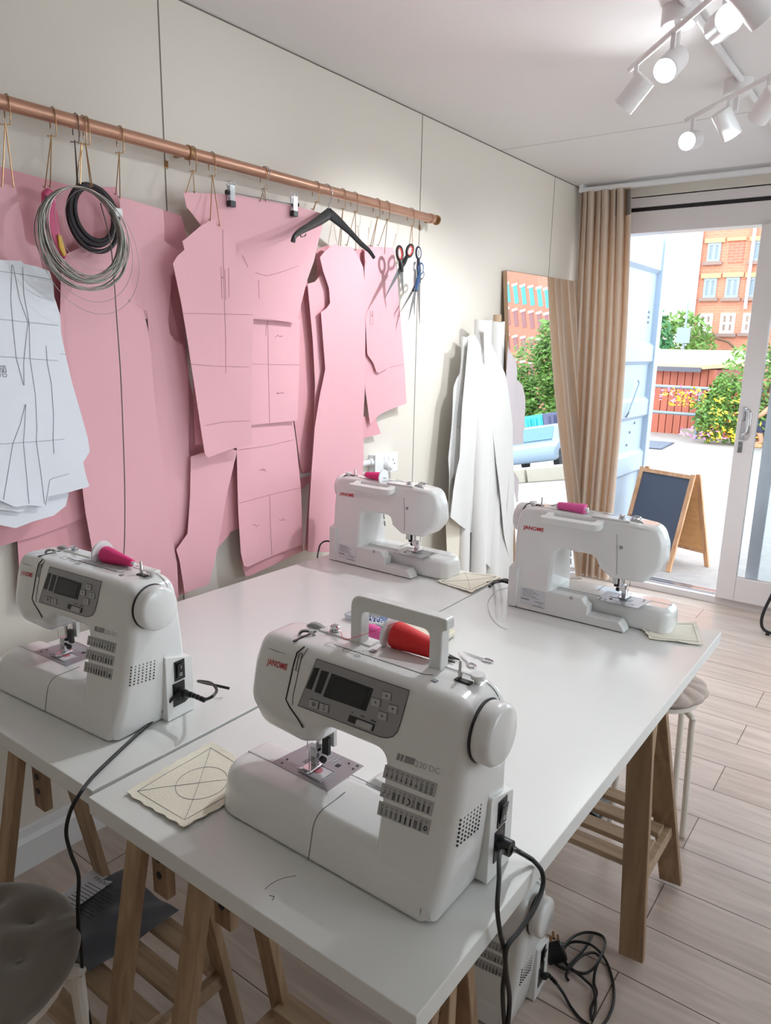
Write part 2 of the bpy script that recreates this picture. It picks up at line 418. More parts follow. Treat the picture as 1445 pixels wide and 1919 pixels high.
# ---- door: white uPVC frame, sliding sash at right, left bay open
def bx(a, b): return MB().box(a, b)
D0 = YD
fr = MB()
fr.box((-1.90, D0-.01, 2.235), (XR-.15, D0+.11, 2.36))       # head
fr.box((-1.90, D0+.0, 2.385), (XR-.15, D0+.11, 2.45))
fr.box((-1.90, D0-.01, 0), (-1.83, D0+.11, 2.36))              # left jamb
fr.box((-1.83, D0-.01, 0), (XR-.15, D0+.11, .045))            # sill
fr.box((XR-.22, D0-.01, 0), (XR-.15, D0+.11, 2.36))
door = struct(fr.build('door_1', m_upvc, smooth=False, bevel=.004), 'white plastic sliding patio door')
MB().box((-1.90, D0+.012, 2.36), (XR-.15, D0+.1, 2.385)).build('track_gap', m_black, door, smooth=False)
MB().box((-1.83, D0+.03, .045), (-.86, D0+.05, .058)).box((-1.83, D0+.075, .045), (-.86, D0+.09, .058)).build('sill_rail', m_chrome, door, smooth=False)
sa = MB()
sx0 = -.895
sa.box((sx0, D0-.045, .05), (sx0+.105, D0-.002, 2.235)).box((sx0+.105, D0-.045, .05), (.95, D0-.002, .20)).box((sx0+.105, D0-.045, 2.135), (.95, D0-.002, 2.235)).box((.95, D0-.045, .05), (1.05, D0-.002, 2.235))
sash = sa.build('sliding_sash', m_upvc, door, smooth=False, bevel=.006)
MB().box((sx0+.105, D0-.03, .20), (.95, D0-.018, 2.135)).build('glass_pane', m_glass, sash, smooth=False)
# door handle
hp = on(1405, 790, 'y', D0-.05)
h = MB(); hx, hz = -.855, hp.z
h.box((hx-.018, D0-.056, hz-.105), (hx+.012, D0-.045, hz+.085))
h.tube(catmull([(hx, D0-.056, hz+.07), (hx+.012, D0-.09, hz+.072), (hx+.035, D0-.1, hz+.05), (hx+.035, D0-.1, hz-.05), (hx+.012, D0-.09, hz-.075), (hx, D0-.056, hz-.072)], 6), .0085, 8)
h.tube([(hx-.004, D0-.075, hz+.055), (hx-.004, D0-.075, hz-.0)], .007)
h.build('door_handle', m_chrome, sash, bevel=.002)
MB().box((hx-.018, D0-.052, hz-.185), (hx+.008, D0-.045, hz-.12)).cyl((hx-.005, D0-.06, hz-.15), (hx-.005, D0-.045, hz-.15), .008).build('lock_plate', m_steel, sash, bevel=.003)
# fixed pane behind
fp = MB()
fxa, fxb = on(1407, 1000, 'y', D0+.05).x, on(1431, 1000, 'y', D0+.05).x; fp.box((fxa, D0+.05, .045), (fxb, D0+.085, 2.235))
fx = fp.build('fixed_stile', mat('grey_gasket_frame', (214, 218, 226), .4), door, smooth=False)
MB().box((fxb, D0+.06, .05), (1.0, D0+.068, 2.235)).build('fixed_glass', m_glass, door, smooth=False)
# curtain track
tr = MB().box((-1.93, 4.575, 2.475), (XR-.05, 4.60, 2.50)).box((-1.93, 4.63, 2.485), (XR-.05, 4.66, 2.52)).box((-1.93, 4.575, 2.50), (-1.90, 4.66, 2.52)).box((-.2, 4.575, 2.50), (-.17, 4.66, 2.52))
tag(tr.build('curtain_track', m_trim, smooth=False, bevel=.002), 'white double curtain track fixed under the ceiling above the patio door', 'curtain rail')

# ---- curtain
def curtain():
    p_bl = on(1078, 1085, 'y', 4.6); p_br = on(1147, 1085, 'y', 4.6)
    xt0, xt1 = -1.925, -1.615
    zt, zb = 2.475, .06
    rnd = [random.uniform(-1, 1) for _ in range(40)]
    def fn(u, v):
        z = zt+(zb-zt)*v
        s = v**.8
        x0 = xt0*(1-s)+(-1.86)*s; x1 = xt1*(1-s)+(p_br.x)*s
        x1 += .02*math.sin(v*5)*(.3+v)
        x = x0+(x1-x0)*u
        ph = u*7*2*PI+.5*math.sin(v*3+u*4)
        a = .020+.018*v
        y = 4.585+a*math.sin(ph)+.012*math.sin(ph*.5+v*4)
        x += .010*math.cos(ph*1.0+1)*(1+.5*v)
        return Vector((x, y, z))
    o = MB().grid(fn, 140, 60).build('curtain', m_curtain, solid=.0015, ang=80)
    tag(o, 'beige linen curtain hanging gathered at the left side of the patio door', 'curtain')
    hd = MB()
    hd.grid(lambda u, v: fn(.70+.07*u, .004+.06*v)+Vector((0, -.004, 0)), 8, 4)
    hd.grid(lambda u, v: fn(.93+.07*u, .004+.06*v)+Vector((0, -.004, 0)), 8, 4)
    hd.build('heading_tape', mat('grey_tape', (120, 112, 106), .9), o, solid=.001)
curtain()

# ================================================================== TABLES
ZT = .745; TH = .034
def table(name, x0, x1, y0, y1, label):
    t = empty(name, ((x0+x1)/2, (y0+y1)/2, ZT-TH))
    b = MB().box((x0, y0, ZT-TH), (x1, y1, ZT))
    o = b.build(name, m_table, smooth=False, bevel=.0015, seg=2)
    bpy.data.objects.remove(t)
    tag(o, label, 'table', 'white tabletops on trestles')
    return o
t2 = MB().add([(x, y, z) for z in (ZT-TH, ZT) for x, y in ((-1.094, .619), (-.388, .613), (-.386, 2.182), (-1.112, 2.205))], [(0,3,2,1),(4,5,6,7),(0,1,5,4),(1,2,6,5),(2,3,7,6),(3,0,4,7)])
o = t2.build('tabletop', m_table, smooth=False, bevel=.0015, seg=2); tag(o, 'white rectangular tabletop on the window side, nearest machine with raised handle standing on it', 'table')
pen = MB()
q = on(512, 1682, 'z', ZT+.0004)
pen.tube(catmull([on(p[0], p[1], 'z', ZT+.0003) for p in ((496, 1667), (510, 1655), (530, 1646), (555, 1641))], 4), .0003, 4)
pen.tube([on(p[0], p[1], 'z', ZT+.0004) for p in ((505, 1678), (514, 1680), (511, 1687))], .0004, 4)
pen.build('pencil_mark', m_dark, o)
t1 = MB().add([(x, y, z) for z in (ZT-TH, ZT) for x, y in ((-1.80, .633), (-1.105, .633), (-1.1155, 2.215), (-1.775, 2.21))], [(0,3,2,1),(4,5,6,7),(0,1,5,4),(1,2,6,5),(2,3,7,6),(3,0,4,7)])
o = t1.build('tabletop', m_table, smooth=False, bevel=.0015, seg=2); tag(o, 'white rectangular tabletop running along the wall of pink patterns', 'table')

# ================================================================== TRESTLES
def trestle(x0, x1, yc, rz, label, spread=.175, lw=.044, lean=0., ytop=0.):
    """two A-frames (board legs, side rail, pegged upright) + top bar + shelf slats"""
    t = empty('trestle', ((x0+x1)/2, yc, 0), rz)
    hw = (x1-x0)/2; zt = ZT-TH-.002; tk = .019
    for s in (-1, 1):
        xx = s*(hw-lw/2); xt = xx-s*lean
        for q in (-1, 1):
            MB().beam((xx, q*spread, .012), (xt, q*.040+ytop, zt-.006), lw, tk, (1, 0, 0)).build('leg', m_wood, t, smooth=False, bevel=.002, seg=2)
        MB().box((xt-lw*.48, ytop-.010, .52), (xt+lw*.48, ytop+.010, zt-.002)).build('upright', m_wood, t, smooth=False, bevel=.002, seg=2)
        yy = spread*.80
        MB().box((xx-s*lw*.1-.010, -yy, .205), (xx-s*lw*.1+.010, yy+.0, .24)).build('side_rail', m_woodx, t, smooth=False, bevel=.002, seg=2)
        for z in (.565, .60, .635): MB().cyl((xt, ytop-.0105, z), (xt, ytop-.0115, z), .0075, n=14).build('peg_hole', m_pot if lw > .05 and s > 0 else m_dark, t)
        bl_ = MB(); bl_.cyl((xx, -spread*.86-.004, .10), (xx, -spread*.86-.006, .10), .006, n=12); 
    MB().box((-hw+lw+lean, ytop-.018, zt-.07), (hw-lw-lean, ytop+.0, zt)).build('top_bar', m_woodx, t, smooth=False, bevel=.002, seg=2)
    for k in range(4):
        y = -.125+k*.083
        MB().box((-hw+lw*.7, y-.024, .241), (hw-lw*.7, y+.024, .256)).build('shelf_slat', m_woodx, t, smooth=False, bevel=.0015, seg=2)
    tag(t, label, 'trestle', 'birch trestles under the tables')
    return t
trestle(-1.47, -1.00, .715, 0, 'birch trestle under the near end of the wall-side tabletop, dark bag on its shelf')
trestle(-.895, -.405, .735, 0, 'birch trestle under the near corner of the window-side tabletop')
trestle(-.985, -.375, 1.84, 0, 'birch trestle under the far end of the window-side tabletop beside the stool', lw=.062, lean=.05, ytop=-.10)
trestle(-1.72, -1.14, 1.84, 0, 'birch trestle under the far end of the wall-side tabletop', lw=.06)

# ================================================================== SEWING MACHINES
O1 = Vector((-.44, .735, .745))
def Z5(a, b): return 400+.41522*a, 1080+.41522*b
def FP(a, b, off=0.):      # front face (leans back 0.21)
    p = onp(*Z5(a, b), O1, (0, 1, -.21))-O1; return p+Vector((0, -off, off*.21))
def RP(a, b, off=0.):      # handwheel end face
    p = onp(*Z5(a, b), O1+Vector((.006, 0, 0)), (1, 0, 0))-O1; return p+Vector((off, 0, 0))
def TP(a, b, z=.315): return onp(*Z5(a, b), (0, 0, .745+z), (0, 0, 1))-O1
def Z7(a, b): return 600+.27682*a, 860+.27682*b
O3 = Vector((-1.714, 2.2, .745))
def BP(a, b, off=0.):      # back face, taken from the far machine that shows its back
    w = onp(*Z7(a, b), (0, 2.0, .745), (0, 1, -.11))-O3
    return Vector((-w.x, -w.y+off, w.z))
def loft_rr(mb, x0, x1, y0, y1, rad, zl, n=6):
    """rounded-rectangle stack; rad = radii of (x0y0, x1y0, x1y1, x0y1); zl = [(z, inset)]"""
    rings = []
    for z, i in zl:
        a, b, c, d = x0+i, x1-i, y0+i, y1-i
        P = [(a, c, rad[0]), (b, c, rad[1]), (b, d, rad[2]), (a, d, rad[3])]; ring = []
        for k, (x, y, r) in enumerate(P):
            r = max(r-i, .0015); cx = x+r if k in (0, 3) else x-r; cy = y+r if k in (0, 1) else y-r
            a0 = (PI, 1.5*PI, 0, .5*PI)[k]
            for s in range(n+1):
                t = a0+(PI/2)*s/n; ring.append(Vector((cx+r*math.cos(t), cy+r*math.sin(t), z)))
        rings.append(ring)
    return mb.loft(rings)
def flat(mb, pts, vec): return mb.prism(pts, vec)

def sewing_machine():
    root = empty('sewing_machine')
    # --- body: pillar + arm + head
    outl = round_poly([(-.008, .003, .004), (.000, .05, 0), (.006, .12, 0), (.009, .20, 0), (.007, .316, .045), (-.10, .318, .1), (-.335, .318, .1), (-.415, .312, .04), (-.434, .262, .05), (-.432, .20, .05),
                       (-.392, .152, .035), (-.300, .150, .02), (-.262, .172, .02), (-.245, .206, .025), (-.126, .206, .022), (-.122, .06, .012), (-.118, .003, .003)], 6)
    n = len(outl)
    def sst(a, b, t): t = max(0, min(1, (t-a)/(b-a))); return t*t*(3-2*t)
    def yf(x, z):
        y = .21*z+.018*0
        if z < .205: y += sst(-.21, -.29, x)*((.205-z)/.055)**1.6*.030
        if x < -.34: y += ((-.34-x)/.095)**2*.026
        return y
    def yb(x, z):
        y = .1995-.11*z
        if x < -.35: y -= ((-.35-x)/.085)**2*.022
        return y
    body = MB(); r = .020; r2 = .013
    ar = sum(outl[i-1].x*outl[i].y-outl[i].x*outl[i-1].y for i in range(n)); sg = 1 if ar > 0 else -1
    def inset(d):
        out = []
        for i in range(n):
            t = outl[(i+1) % n]-outl[i-1]
            if t.length < 1e-9: out.append(outl[i].copy()); continue
            t.normalize(); q = outl[i]+Vector((-t.y, t.x))*sg*d; q.y = max(q.y, .0012); out.append(q)
        return out
    rings = []
    for k in range(7):
        t = (PI/2)*k/6; rings.append([Vector((p.x, yf(p.x, p.y)+r*(1-math.cos(t)), p.y)) for p in inset(r*(1-math.sin(t)))])
    back = []
    for k in range(7):
        t = (PI/2)*k/6; back.append([Vector((p.x, yb(p.x, p.y)-r2*(1-math.cos(t)), p.y)) for p in inset(r2*(1-math.sin(t)))])
    rings += back[::-1]
    body.loft(rings, cap=False)
    for f_y, r_ in ((yf, r), (yb, r2)):
        cap2 = inset(r_); bm = bmesh.new(); bm.faces.new([bm.verts.new((p.x, 0, p.y)) for p in cap2])
        for ax_, lo, hi, st_ in ((0, -.43, 0, .012), (2, 0, .32, .014)):
            c_ = lo
            while c_ < hi:
                co = [0, 0, 0]; no = [0, 0, 0]; co[ax_] = c_; no[ax_] = 1
                bmesh.ops.bisect_plane(bm, geom=bm.verts[:]+bm.edges[:]+bm.faces[:], plane_co=co, plane_no=no); c_ += st_
        bmesh.ops.triangulate(bm, faces=[f_ for f_ in bm.faces if len(f_.verts) > 4])
        bm.verts.index_update(); body.add([Vector((v.co.x, f_y(v.co.x, v.co.z), v.co.z)) for v in bm.verts], [[v.index for v in f_.verts] for f_ in bm.faces]); bm.free()
    bo = body.build('body', m_plastic, root, ang=50, weld=True)
    # bed (extension table) and base foot
    zl = [(.004, .012), (.012, .004), (.025, 0), (.052, .0015)]+[(.052+.022*math.sin(t), .0015+.022*(1-math.cos(t))) for t in [PI/2*k/6 for k in range(1, 7)]]
    bed = MB(); rings_ = []
    for z, ins in [(.0015, .004), (.006, .0)]+[(.010+.005*k, 0) for k in range(8)]+[(.052+.022*math.sin(t), .022*(1-math.cos(t))) for t in [PI/2*k/7 for k in range(1, 8)]]:
        tmp = MB(); loft_rr(tmp, -.465, -.018, .21*z-.0005, .142, (.055, .014, .002, .03), [(z, ins), (z+1, ins)]); rings_.append(tmp.v[:len(tmp.v)//2])
    bed.loft(rings_); bed.build('bed', m_plastic, root, ang=50)
    def bedpt(x, s_):            # s_ 0..1 up the front, 1..2 along the top
        if s_ <= 1: z = .003+.049*s_; return Vector((x, .21*z-.0008, z))
        t = min((s_-1)*2, 1)*PI/2; z = .052+.022*math.sin(t); y = .21*z+.022*(1-math.cos(t))-.0004+max(0, s_-1.5)*.09
        return Vector((x, y, z+.0003))
    se = MB(); se.tube([bedpt(-.235, .02+1.98*k/24) for k in range(25)], .0009, 5)
    se.tube([Vector((-.235, .066, .0745)), Vector((-.236, .09, .0745))], .0009, 5)
    se.tube([Vector((-.262, .135, .0744)), Vector((-.130, .135, .0744))], .0007, 5)
    se.build('bed_seam', m_seam, root)
    ft = MB().prism([(-.245, .1990, .003), (-.02, .1990, .003), (-.02, .1914, .0725), (-.225, .1914, .0725), (-.235, .1926, .06), (-.245, .1932, .055)], (0, -.04, 0))
    ft.build('rear_base', m_plastic2, root, smooth=False, bevel=.004)
    MB().prism([(-.36, .1992, .003), (-.02, .1992, .003), (-.02, .1963, .03), (-.34, .1963, .03), (-.352, .1978, .016)], (0, -.045, 0)).build('base_foot', m_plastic2, root, smooth=False, bevel=.003)
    [MB().box((x_, y_, 0), (x_+.02, y_+.02, .003)).build('rubber_foot', m_rubber, root) for x_, y_ in ((-.40, .05), (-.07, .05), (-.07, .15))]
    # inner throat recess behind the bed seen from the back (glossy pillar face is part of the body)
    # rear cover of handwheel side
    pc = round_poly([(.124, .002, .004), (.199, .002, .004), (.197, .128, .006), (.124, .148, .006)], 3)
    MB().prism([(.0125, p.x, p.y) for p in pc], (-.03, 0, 0)).build('power_cover', m_plastic2, root, smooth=False, bevel=.002)
    s2 = MB(); s2.tube([RP(*p, .0006) for p in ((1248, 850), (1240, 1000), (1232, 1200), (1226, 1440))], .0008, 5); s2.build('side_seam', m_seam, root)
    def X(y, z, o=.0): return Vector((.0125+o, y, z))
    MB().prism([X(.146, .086), X(.174, .086), X(.174, .130), X(.146, .130)], (.0015, 0, 0)).build('switch_plate', m_black, root, smooth=False)
    MB().prism([X(.151, .092, .0015), X(.169, .092, .0015), X(.169, .124, .0055), X(.151, .124, .0055)], (.0015, 0, 0)).build('power_switch', m_black, root, smooth=False, bevel=.001)
    MB().prism([X(.140, .030), X(.172, .030), X(.172, .082), X(.140, .082)], (.0015, 0, 0)).build('power_socket', m_black, root, smooth=False)
    sm = MB(); sm.tube([X(.160, .113, .0062), X(.160, .119, .0069)], .0007, 5)
    sm.tube([X(.160+.003*math.cos(a), .100+.003*math.sin(a), .0050) for a in [2*PI*k/12 for k in range(12)]], .0006, 4, closed=True)
    sm.build('switch_mark', m_pot, root)
    # vents
    vt = MB(); qm = quad_map([RP(1115, 1100), RP(1205, 1030), RP(1193, 1140), RP(1100, 1215)])
    for i in range(7):
        for j in range(7):
            c = qm(i/6, j/6); xs_ = .006 if c.z > .12 else (c.z-.05)/.07*.006; c.x = xs_; vt.box(c+Vector((-.003, -.0011, -.0013)), c+Vector((.0016, .0011, .0013)))
    vt.build('vent_holes', m_dark, root, smooth=False)
    # handwheel
    hw = MB().lathe([(.0, -.018), (.030, -.018), (.034, -.010), (.042, -.004), (.0455, .004), (.0455, .020), (.043, .026), (.038, .0285), (.0, .0295)], (.0095, .100, .268), (1, 0, 0), 48)
    hw.build('handwheel', m_plastic, root, ang=60)
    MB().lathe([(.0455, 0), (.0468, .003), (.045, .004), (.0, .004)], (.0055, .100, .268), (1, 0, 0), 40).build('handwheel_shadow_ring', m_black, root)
    # top cover seam near the handwheel
    ts = MB(); ts.tube(catmull([(.0095, .150, .262), (.0085, .149, .280), (-.002, .147, .304), (-.022, .146, .3165), (-.05, .146, .3185), (-.10, .146, .3188)], 5), .0006, 4)
    ts.build('top_seam', m_seam, root)
    # --- control panel
    g = lambda pts, o: [FP(a, b, o) for a, b in pts]
    pn = MB().prism(g([(468, 372), (887, 515), (866, 590), (843, 670), (832, 700), (812, 722), (788, 729), (755, 725), (383, 583)], .0002), (0, -.0008, 0)); pnl = pn.build('control_panel', m_panel, root, smooth=False)
    ol = MB(); ol.tube(g([(468, 372), (887, 515), (866, 590), (843, 670), (832, 700), (812, 722), (788, 729), (755, 725), (383, 583)], .001), .0006, 4, closed=True); ol.build('panel_edge', m_dark, pnl)
    MB().prism(g([(537, 437), (725, 507), (690, 607), (498, 540)], .0012), (0, -.0012, 0)).build('display_bezel', m_black, pnl, smooth=False, bevel=.0006)
    MB().prism(g([(556, 455), (706, 510), (676, 590), (525, 535)], .0026), (0, -.0004, 0)).build('display', m_lcd, pnl, smooth=False)
    bb = MB()
    for q in ([(458, 411), (482, 414), (445, 512), (420, 503)], [(490, 423), (525, 432), (487, 530), (458, 520)]): bb.prism(g(q, .0011), (0, -.0006, 0))
    bb.build('indicator_bar', m_black, pnl, smooth=False, bevel=.0004)
    def btn(cx, cy, kind):
        w, h_ = 19, 19; bt = MB(); gl = MB()
        q = [(cx-w-.5, cy-h_-3), (cx+w+1, cy-h_+8), (cx+w-3, cy+h_+4), (cx-w-4, cy+h_-7)]
        bt.prism(g(q, .001), (0, -.0022, 0)).build('button', m_lgrey, pnl, smooth=False, bevel=.0006)
        MB().tube(g(q, .0012), .0006, 4, closed=True).build('button_outline', m_dark, pnl)
        c = FP(cx, cy, .0036); s = .0032
        U = Vector((1, 0, 0)); V = Vector((0, .21, .978))
        tri = {'u': [(0, 1), (.8, -.5), (-.8, -.5)], 'd': [(0, -1), (.8, .5), (-.8, .5)], 'l': [(-1, 0), (.5, .8), (.5, -.8)], 'r': [(1, 0), (-.5, .8), (-.5, -.8)]}
        if kind in tri: gl.prism([c+U*a*s*.75+V*b*s*.75 for a, b in tri[kind]], (0, -.0002, 0))
        elif kind == 'o':
            gl.tube([c+U*s*math.cos(2*PI*k/14)+V*s*math.sin(2*PI*k/14) for k in range(14)], .0004, 4, closed=True); gl.tube([c-U*.0008, c+U*.0008], .0009, 6)
        else:
            gl.tube([c+U*a*s*.8+V*(b*s*.8+.0025) for a, b in tri['u']], .0003, 4, closed=True); gl.prism([c+U*a*s*.7+V*(b*s*.7-.0025) for a, b in tri['d']], (0, -.0002, 0))
        gl.build('button_symbol', m_dark, pnl, smooth=False)
    for cx, cy, k in ((787, 538, 'u'), (738, 567, 'l'), (815, 597, 'r'), (768, 628, 'd'), (459, 575, 'o'), (505, 592, 'n')): btn(cx, cy, k)
    MB().prism(g([(617, 624), (732, 668), (722, 697), (608, 652)], .0011), (0, -.0008, 0)).build('slider_slot', m_black, pnl, smooth=False)
    MB().prism(g([(655, 642), (726, 669), (718, 693), (648, 666)], .0018), (0, -.004, 0)).build('speed_slider', m_lgrey, pnl, smooth=False, bevel=.0008)
    sy = MB(); U = Vector((1, 0, 0)); V = Vector((0, .21, .978))
    for cx, cy, k in ((630, 613, 1), (677, 632, 2), (726, 653, 3)):
        for j in range(k):
            c = FP(cx, cy, .0014)+U*(j-(k-1)/2)*.0036; sy.prism([c+U*a+V*b for a, b in ((.0018, 0), (-.0014, .0016), (-.0014, -.0016))], (0, -.0002, 0))
    sy.build('speed_symbol', m_dark, pnl, smooth=False)
    # --- badge and stitch charts
    bd = MB()
    for q in ([(833, 797), (846, 801), (838, 830), (825, 826)], [(851, 803), (862, 807), (853, 836), (842, 832)], [(868, 809), (913, 824), (905, 853), (859, 838)]): bd.prism(g(q, .0002), (0, -.0004, 0))
    bd.build('badge_bar', m_grey, root, smooth=False)
    tx = MB(); text_fit('230 DC', FP(910, 857, .0008), FP(1022, 895, .0008), FP(1022, 868, .0008)-FP(1018, 895, .0008), tx, -.012); tx.build('badge_text', m_grey, root, smooth=False)
    rows = [([(777, 848), (1013, 936), (999, 998), (764, 906)], 0), ([(763, 930), (999, 1020), (985, 1083), (751, 991)], 10), ([(750, 1011), (985, 1101), (971, 1168), (739, 1073)], 20)]
    for q, base in rows:
        st = MB().prism(g(q, .0002), (0, -.0004, 0)).build('stitch_chart', m_lgrey, root, smooth=False)
        qm = quad_map(g(q, .0008)); gly = MB()
        for i in range(10):
            u0 = .03+i*.0945; cxm = u0+.045
            c = qm(cxm, .30)
            text_mesh('%02d' % (base+i), .0048, lambda u, v: c+U*u+V*v, gly, center=True)
            L0 = lambda pts, r_=.00028: gly.tube([qm(a, b) for a, b in pts], r_, 4)
            k = base+i
            if k < 7:
                L0([(cxm, .38), (cxm, .9)]);
                L0([(cxm-.02, .68), (cxm+.02, .68), (cxm+.02, .78), (cxm-.02, .78), (cxm-.02, .68)])
                if k in (4, 5): L0([(cxm-.008, .38), (cxm-.008, .9)])
                if k in (2, 4): L0([(cxm, .42), (cxm, .62)], .0006)
            elif k < 10 or k in (16, 28):
                m_ = 8 if k < 28 else 14; L0([(cxm+(.024 if j % 2 else -.024), .38+.55*j/m_) for j in range(m_+1)], .00045)
            elif k in (10, 11): L0([(cxm-.02, .9), (cxm-.02, .62), (cxm+.015, .62), (cxm+.015, .40), (cxm-.01, .40)], .0004)
            elif k in (12, 17, 27):
                for j in range(6): L0([(cxm-.025, .4+j*.09), (cxm+.025, .44+j*.09)], .0005)
                L0([(cxm-.025, .38), (cxm-.025, .92)]); L0([(cxm+.025, .38), (cxm+.025, .92)])
            elif k == 15: L0([(cxm-.02+.05*math.sin(PI*j/8), .4+.52*j/8) for j in range(9)], .0009)
            elif k in (13, 14, 18, 19): L0([(cxm, .38), (cxm, .9)], .0006); [L0([(cxm-.02, .45+j*.13), (cxm+.02, .45+j*.13)], .0005) for j in range(4)]
            elif k in (20, 21, 22, 23):
                for j in range(4): L0([(cxm-.022, .50+j*.12), (cxm, .42+j*.12), (cxm+.022, .50+j*.12)], .0004)
                if k > 21: L0([(cxm, .4), (cxm, .92)])
            elif k in (24, 25, 26): L0([(cxm, .40), (cxm, .92)], .0013)
            elif k == 29: gly.tube([qm(cxm+.025*math.cos(a), .66+.14*math.sin(a)) for a in [2*PI*j/14 for j in range(14)]], .0009, 5, closed=True)
        gly.build('stitch_symbols', m_dark, st, smooth=False)
    # --- logo front / back
    lg = MB(); text_fit('JANOME', FP(243, 395, .0015), FP(332, 424, .0015), FP(337, 397, .0015)-FP(332, 424, .0015), lg, .02); lg.build('front_logo', m_red, root, smooth=False)
    lg = MB(); text_fit('JANOME', BP(132, 243, .0008), BP(228, 259, .0008), BP(229, 238, .0008)-BP(228, 259, .0008), lg, .02); lg.build('back_logo', m_red, root, smooth=False)
    # --- head details
    hs = MB()
    pth = [FP(a, b, .0004) for a, b in ((412, 318), (378, 345), (362, 400), (345, 480), (328, 555), (345, 590), (380, 640), (405, 683))]
    hs.tube(pth, .0013, 6); hs.build('head_seam', m_black, root)
    hs = MB(); hs.tube([FP(a, b, .0004) for a, b in ((428, 325), (395, 375), (382, 440), (360, 540), (358, 580))], .0006, 5)
    hs.tube([FP(a, b, .0006) for a, b in ((402, 348), (388, 350), (372, 425), (384, 428), (402, 348))], .0007, 5)
    hs.build('thread_slot', m_dark, root)
    slot = MB(); slot.box((-.336, .075, .3165), (-.331, .128, .3188)); slot.build('takeup_slot', m_black, root, smooth=False)
    lev = MB(); lev.tube(catmull([(-.346, .098, .310), (-.344, .102, .322), (-.336, .108, .325), (-.326, .112, .322), (-.322, .116, .310)], 5), .003, 6); lev.build('takeup_lever', m_chrome, root)
    # thread guide + tension dial
    MB().box((-.333, .133, .316), (-.222, .162, .3205)).build('thread_guide', m_plastic, root, smooth=False, bevel=.002)
    MB().lathe([(.0, 0), (.0085, 0), (.0095, .003), (.006, .005), (.0085, .007), (.0085, .010), (.004, .0125), (.0, .013)], (-.306, .146, .3195)).build('tension_disc', m_chrome, root)
    MB().lathe([(.0, -.005), (.03, -.005), (.033, -.003), (.033, .003), (.03, .005), (.0, .005)], (-.345, .150, .293), (0, .96, .2), 40).build('tension_dial', m_lgrey, root)
    # icons on top
    ic = MB(); z_ = .3192
    ic.tube([(-.243+.006*math.cos(a), .098+.005*math.sin(a), z_) for a in [2*PI*k/12 for k in range(12)]], .0004, 4, closed=True)
    for a, b in (((-.236, .100), (-.214, .121)), ((-.236, .095), (-.218, .093))):
        for k in range(5):
            t = k/5; p = Vector((*a, z_)).lerp(Vector((*b, z_)), t); q = Vector((*a, z_)).lerp(Vector((*b, z_)), t+.1); ic.tube([p, q], .0004, 4)
    ic.box((-.214, .119, z_-.0005), (-.204, .129, z_+.0002)); ic.tube([(-.216+.005*math.cos(a), .093+.004*math.sin(a), z_) for a in [2*PI*k/12 for k in range(12)]], .0004, 4, closed=True)
    for a, b in (((-.285, .094), (-.262, .094)), ((-.262, .094), (-.262, .108)), ((-.262, .108), (-.285, .108)), ((-.285, .108), (-.285, .094))): ic.tube([(*a, z_), (*b, z_)], .0003, 4)
    ic.build('threading_icons', m_grey, root, smooth=False)
    MB().box((-.080, .094, .3172), (-.072, .101, .3192)).build('guide_notch', m_grey, root, smooth=False)
    tl = MB(); tl.tube([(-.272, .105, .3185), (-.10, .105, .3185), (-.088, .112, .3185)], .0005, 4); tl.build('lid_seam', m_seam, root)
    # bobbin winder
    MB().lathe([(.0, 0), (.0035, 0), (.0035, .012), (.0028, .013), (.0028, .026), (.002, .028), (0, .028)], (-.052, .128, .317)).build('bobbin_winder_spindle', m_chrome, root)
    MB().box((-.056, .118, .3165), (-.030, .128, .3195)).build('winder_slot', m_black, root, smooth=False)
    MB().lathe([(.0, 0), (.005, 0), (.005, .007), (.0105, .008), (.0115, .011), (.0105, .014), (0, .0145)], (-.026, .134, .316)).build('bobbin_stopper', m_plastic2, root)
    # --- needle area
    nb = MB(); nb.tube([(-.318, .118, .165), (-.318, .118, .108)], .0045, 10); nb.tube([(-.335, .108, .16), (-.335, .108, .112)], .0012, 6); nb.tube([(-.331, .108, .108), (-.331, .108, .08)], .0009, 6)
    nb.build('needle_bar', m_chrome, root)
    pf = MB().box((-.326, .104, .100), (-.310, .124, .118)).box((-.334, .090, .078), (-.312, .130, .082)).box((-.328, .108, .082), (-.316, .118, .100)); pf.tube([(-.33, .094, .080), (-.334, .08, .084)], .002, 6); pf.tube([(-.312, .094, .080), (-.312, .08, .084)], .002, 6)
    pf.build('presser_foot', m_chrome, root, bevel=.001)
    kb = MB().box((-.306, .112, .108), (-.292, .120, .140)); kb.lathe([(0, 0), (.006, 0), (.006, .008), (0, .008)], (-.306, .112, .099), (1, -.3, 0), 12)
    kb.build('clamp_screw', m_black, root, bevel=.001)
    MB().box((-.304, .125, .120), (-.290, .133, .160)).build('presser_lever', m_plastic2, root)
    pt = [TP(262, 838, .075), TP(445, 748, .075), TP(680, 855, .075), TP(515, 970, .075)]
    MB().prism([(p.x, p.y, .0738) for p in pt], (0, 0, .0012)).build('needle_plate', m_plate, root, smooth=False, bevel=.0005)
    qm = quad_map([Vector((p.x, p.y, .0754)) for p in (pt[1], pt[2], pt[3], pt[0])])   # u to the right/front, v to the left
    bc = MB(); bw = MB()
    ring = [qm(*p) for p in ((.42, .50), (.80, .50), (.80, .90), (.42, .90))]
    bc.tube(ring, .0007, 5, closed=True)
    MB().prism([qm(.44, .52), qm(.78, .52), qm(.78, .88), qm(.44, .88)], (0, 0, .0006)).build('bobbin_cover', mat('clear_bobbin_cover', (206, 200, 204), .12), root, smooth=False)
    bw.box(qm(.72, .30)+Vector((-.004, -.004, -.0004)), qm(.72, .30)+Vector((.004, .004, .0006)))
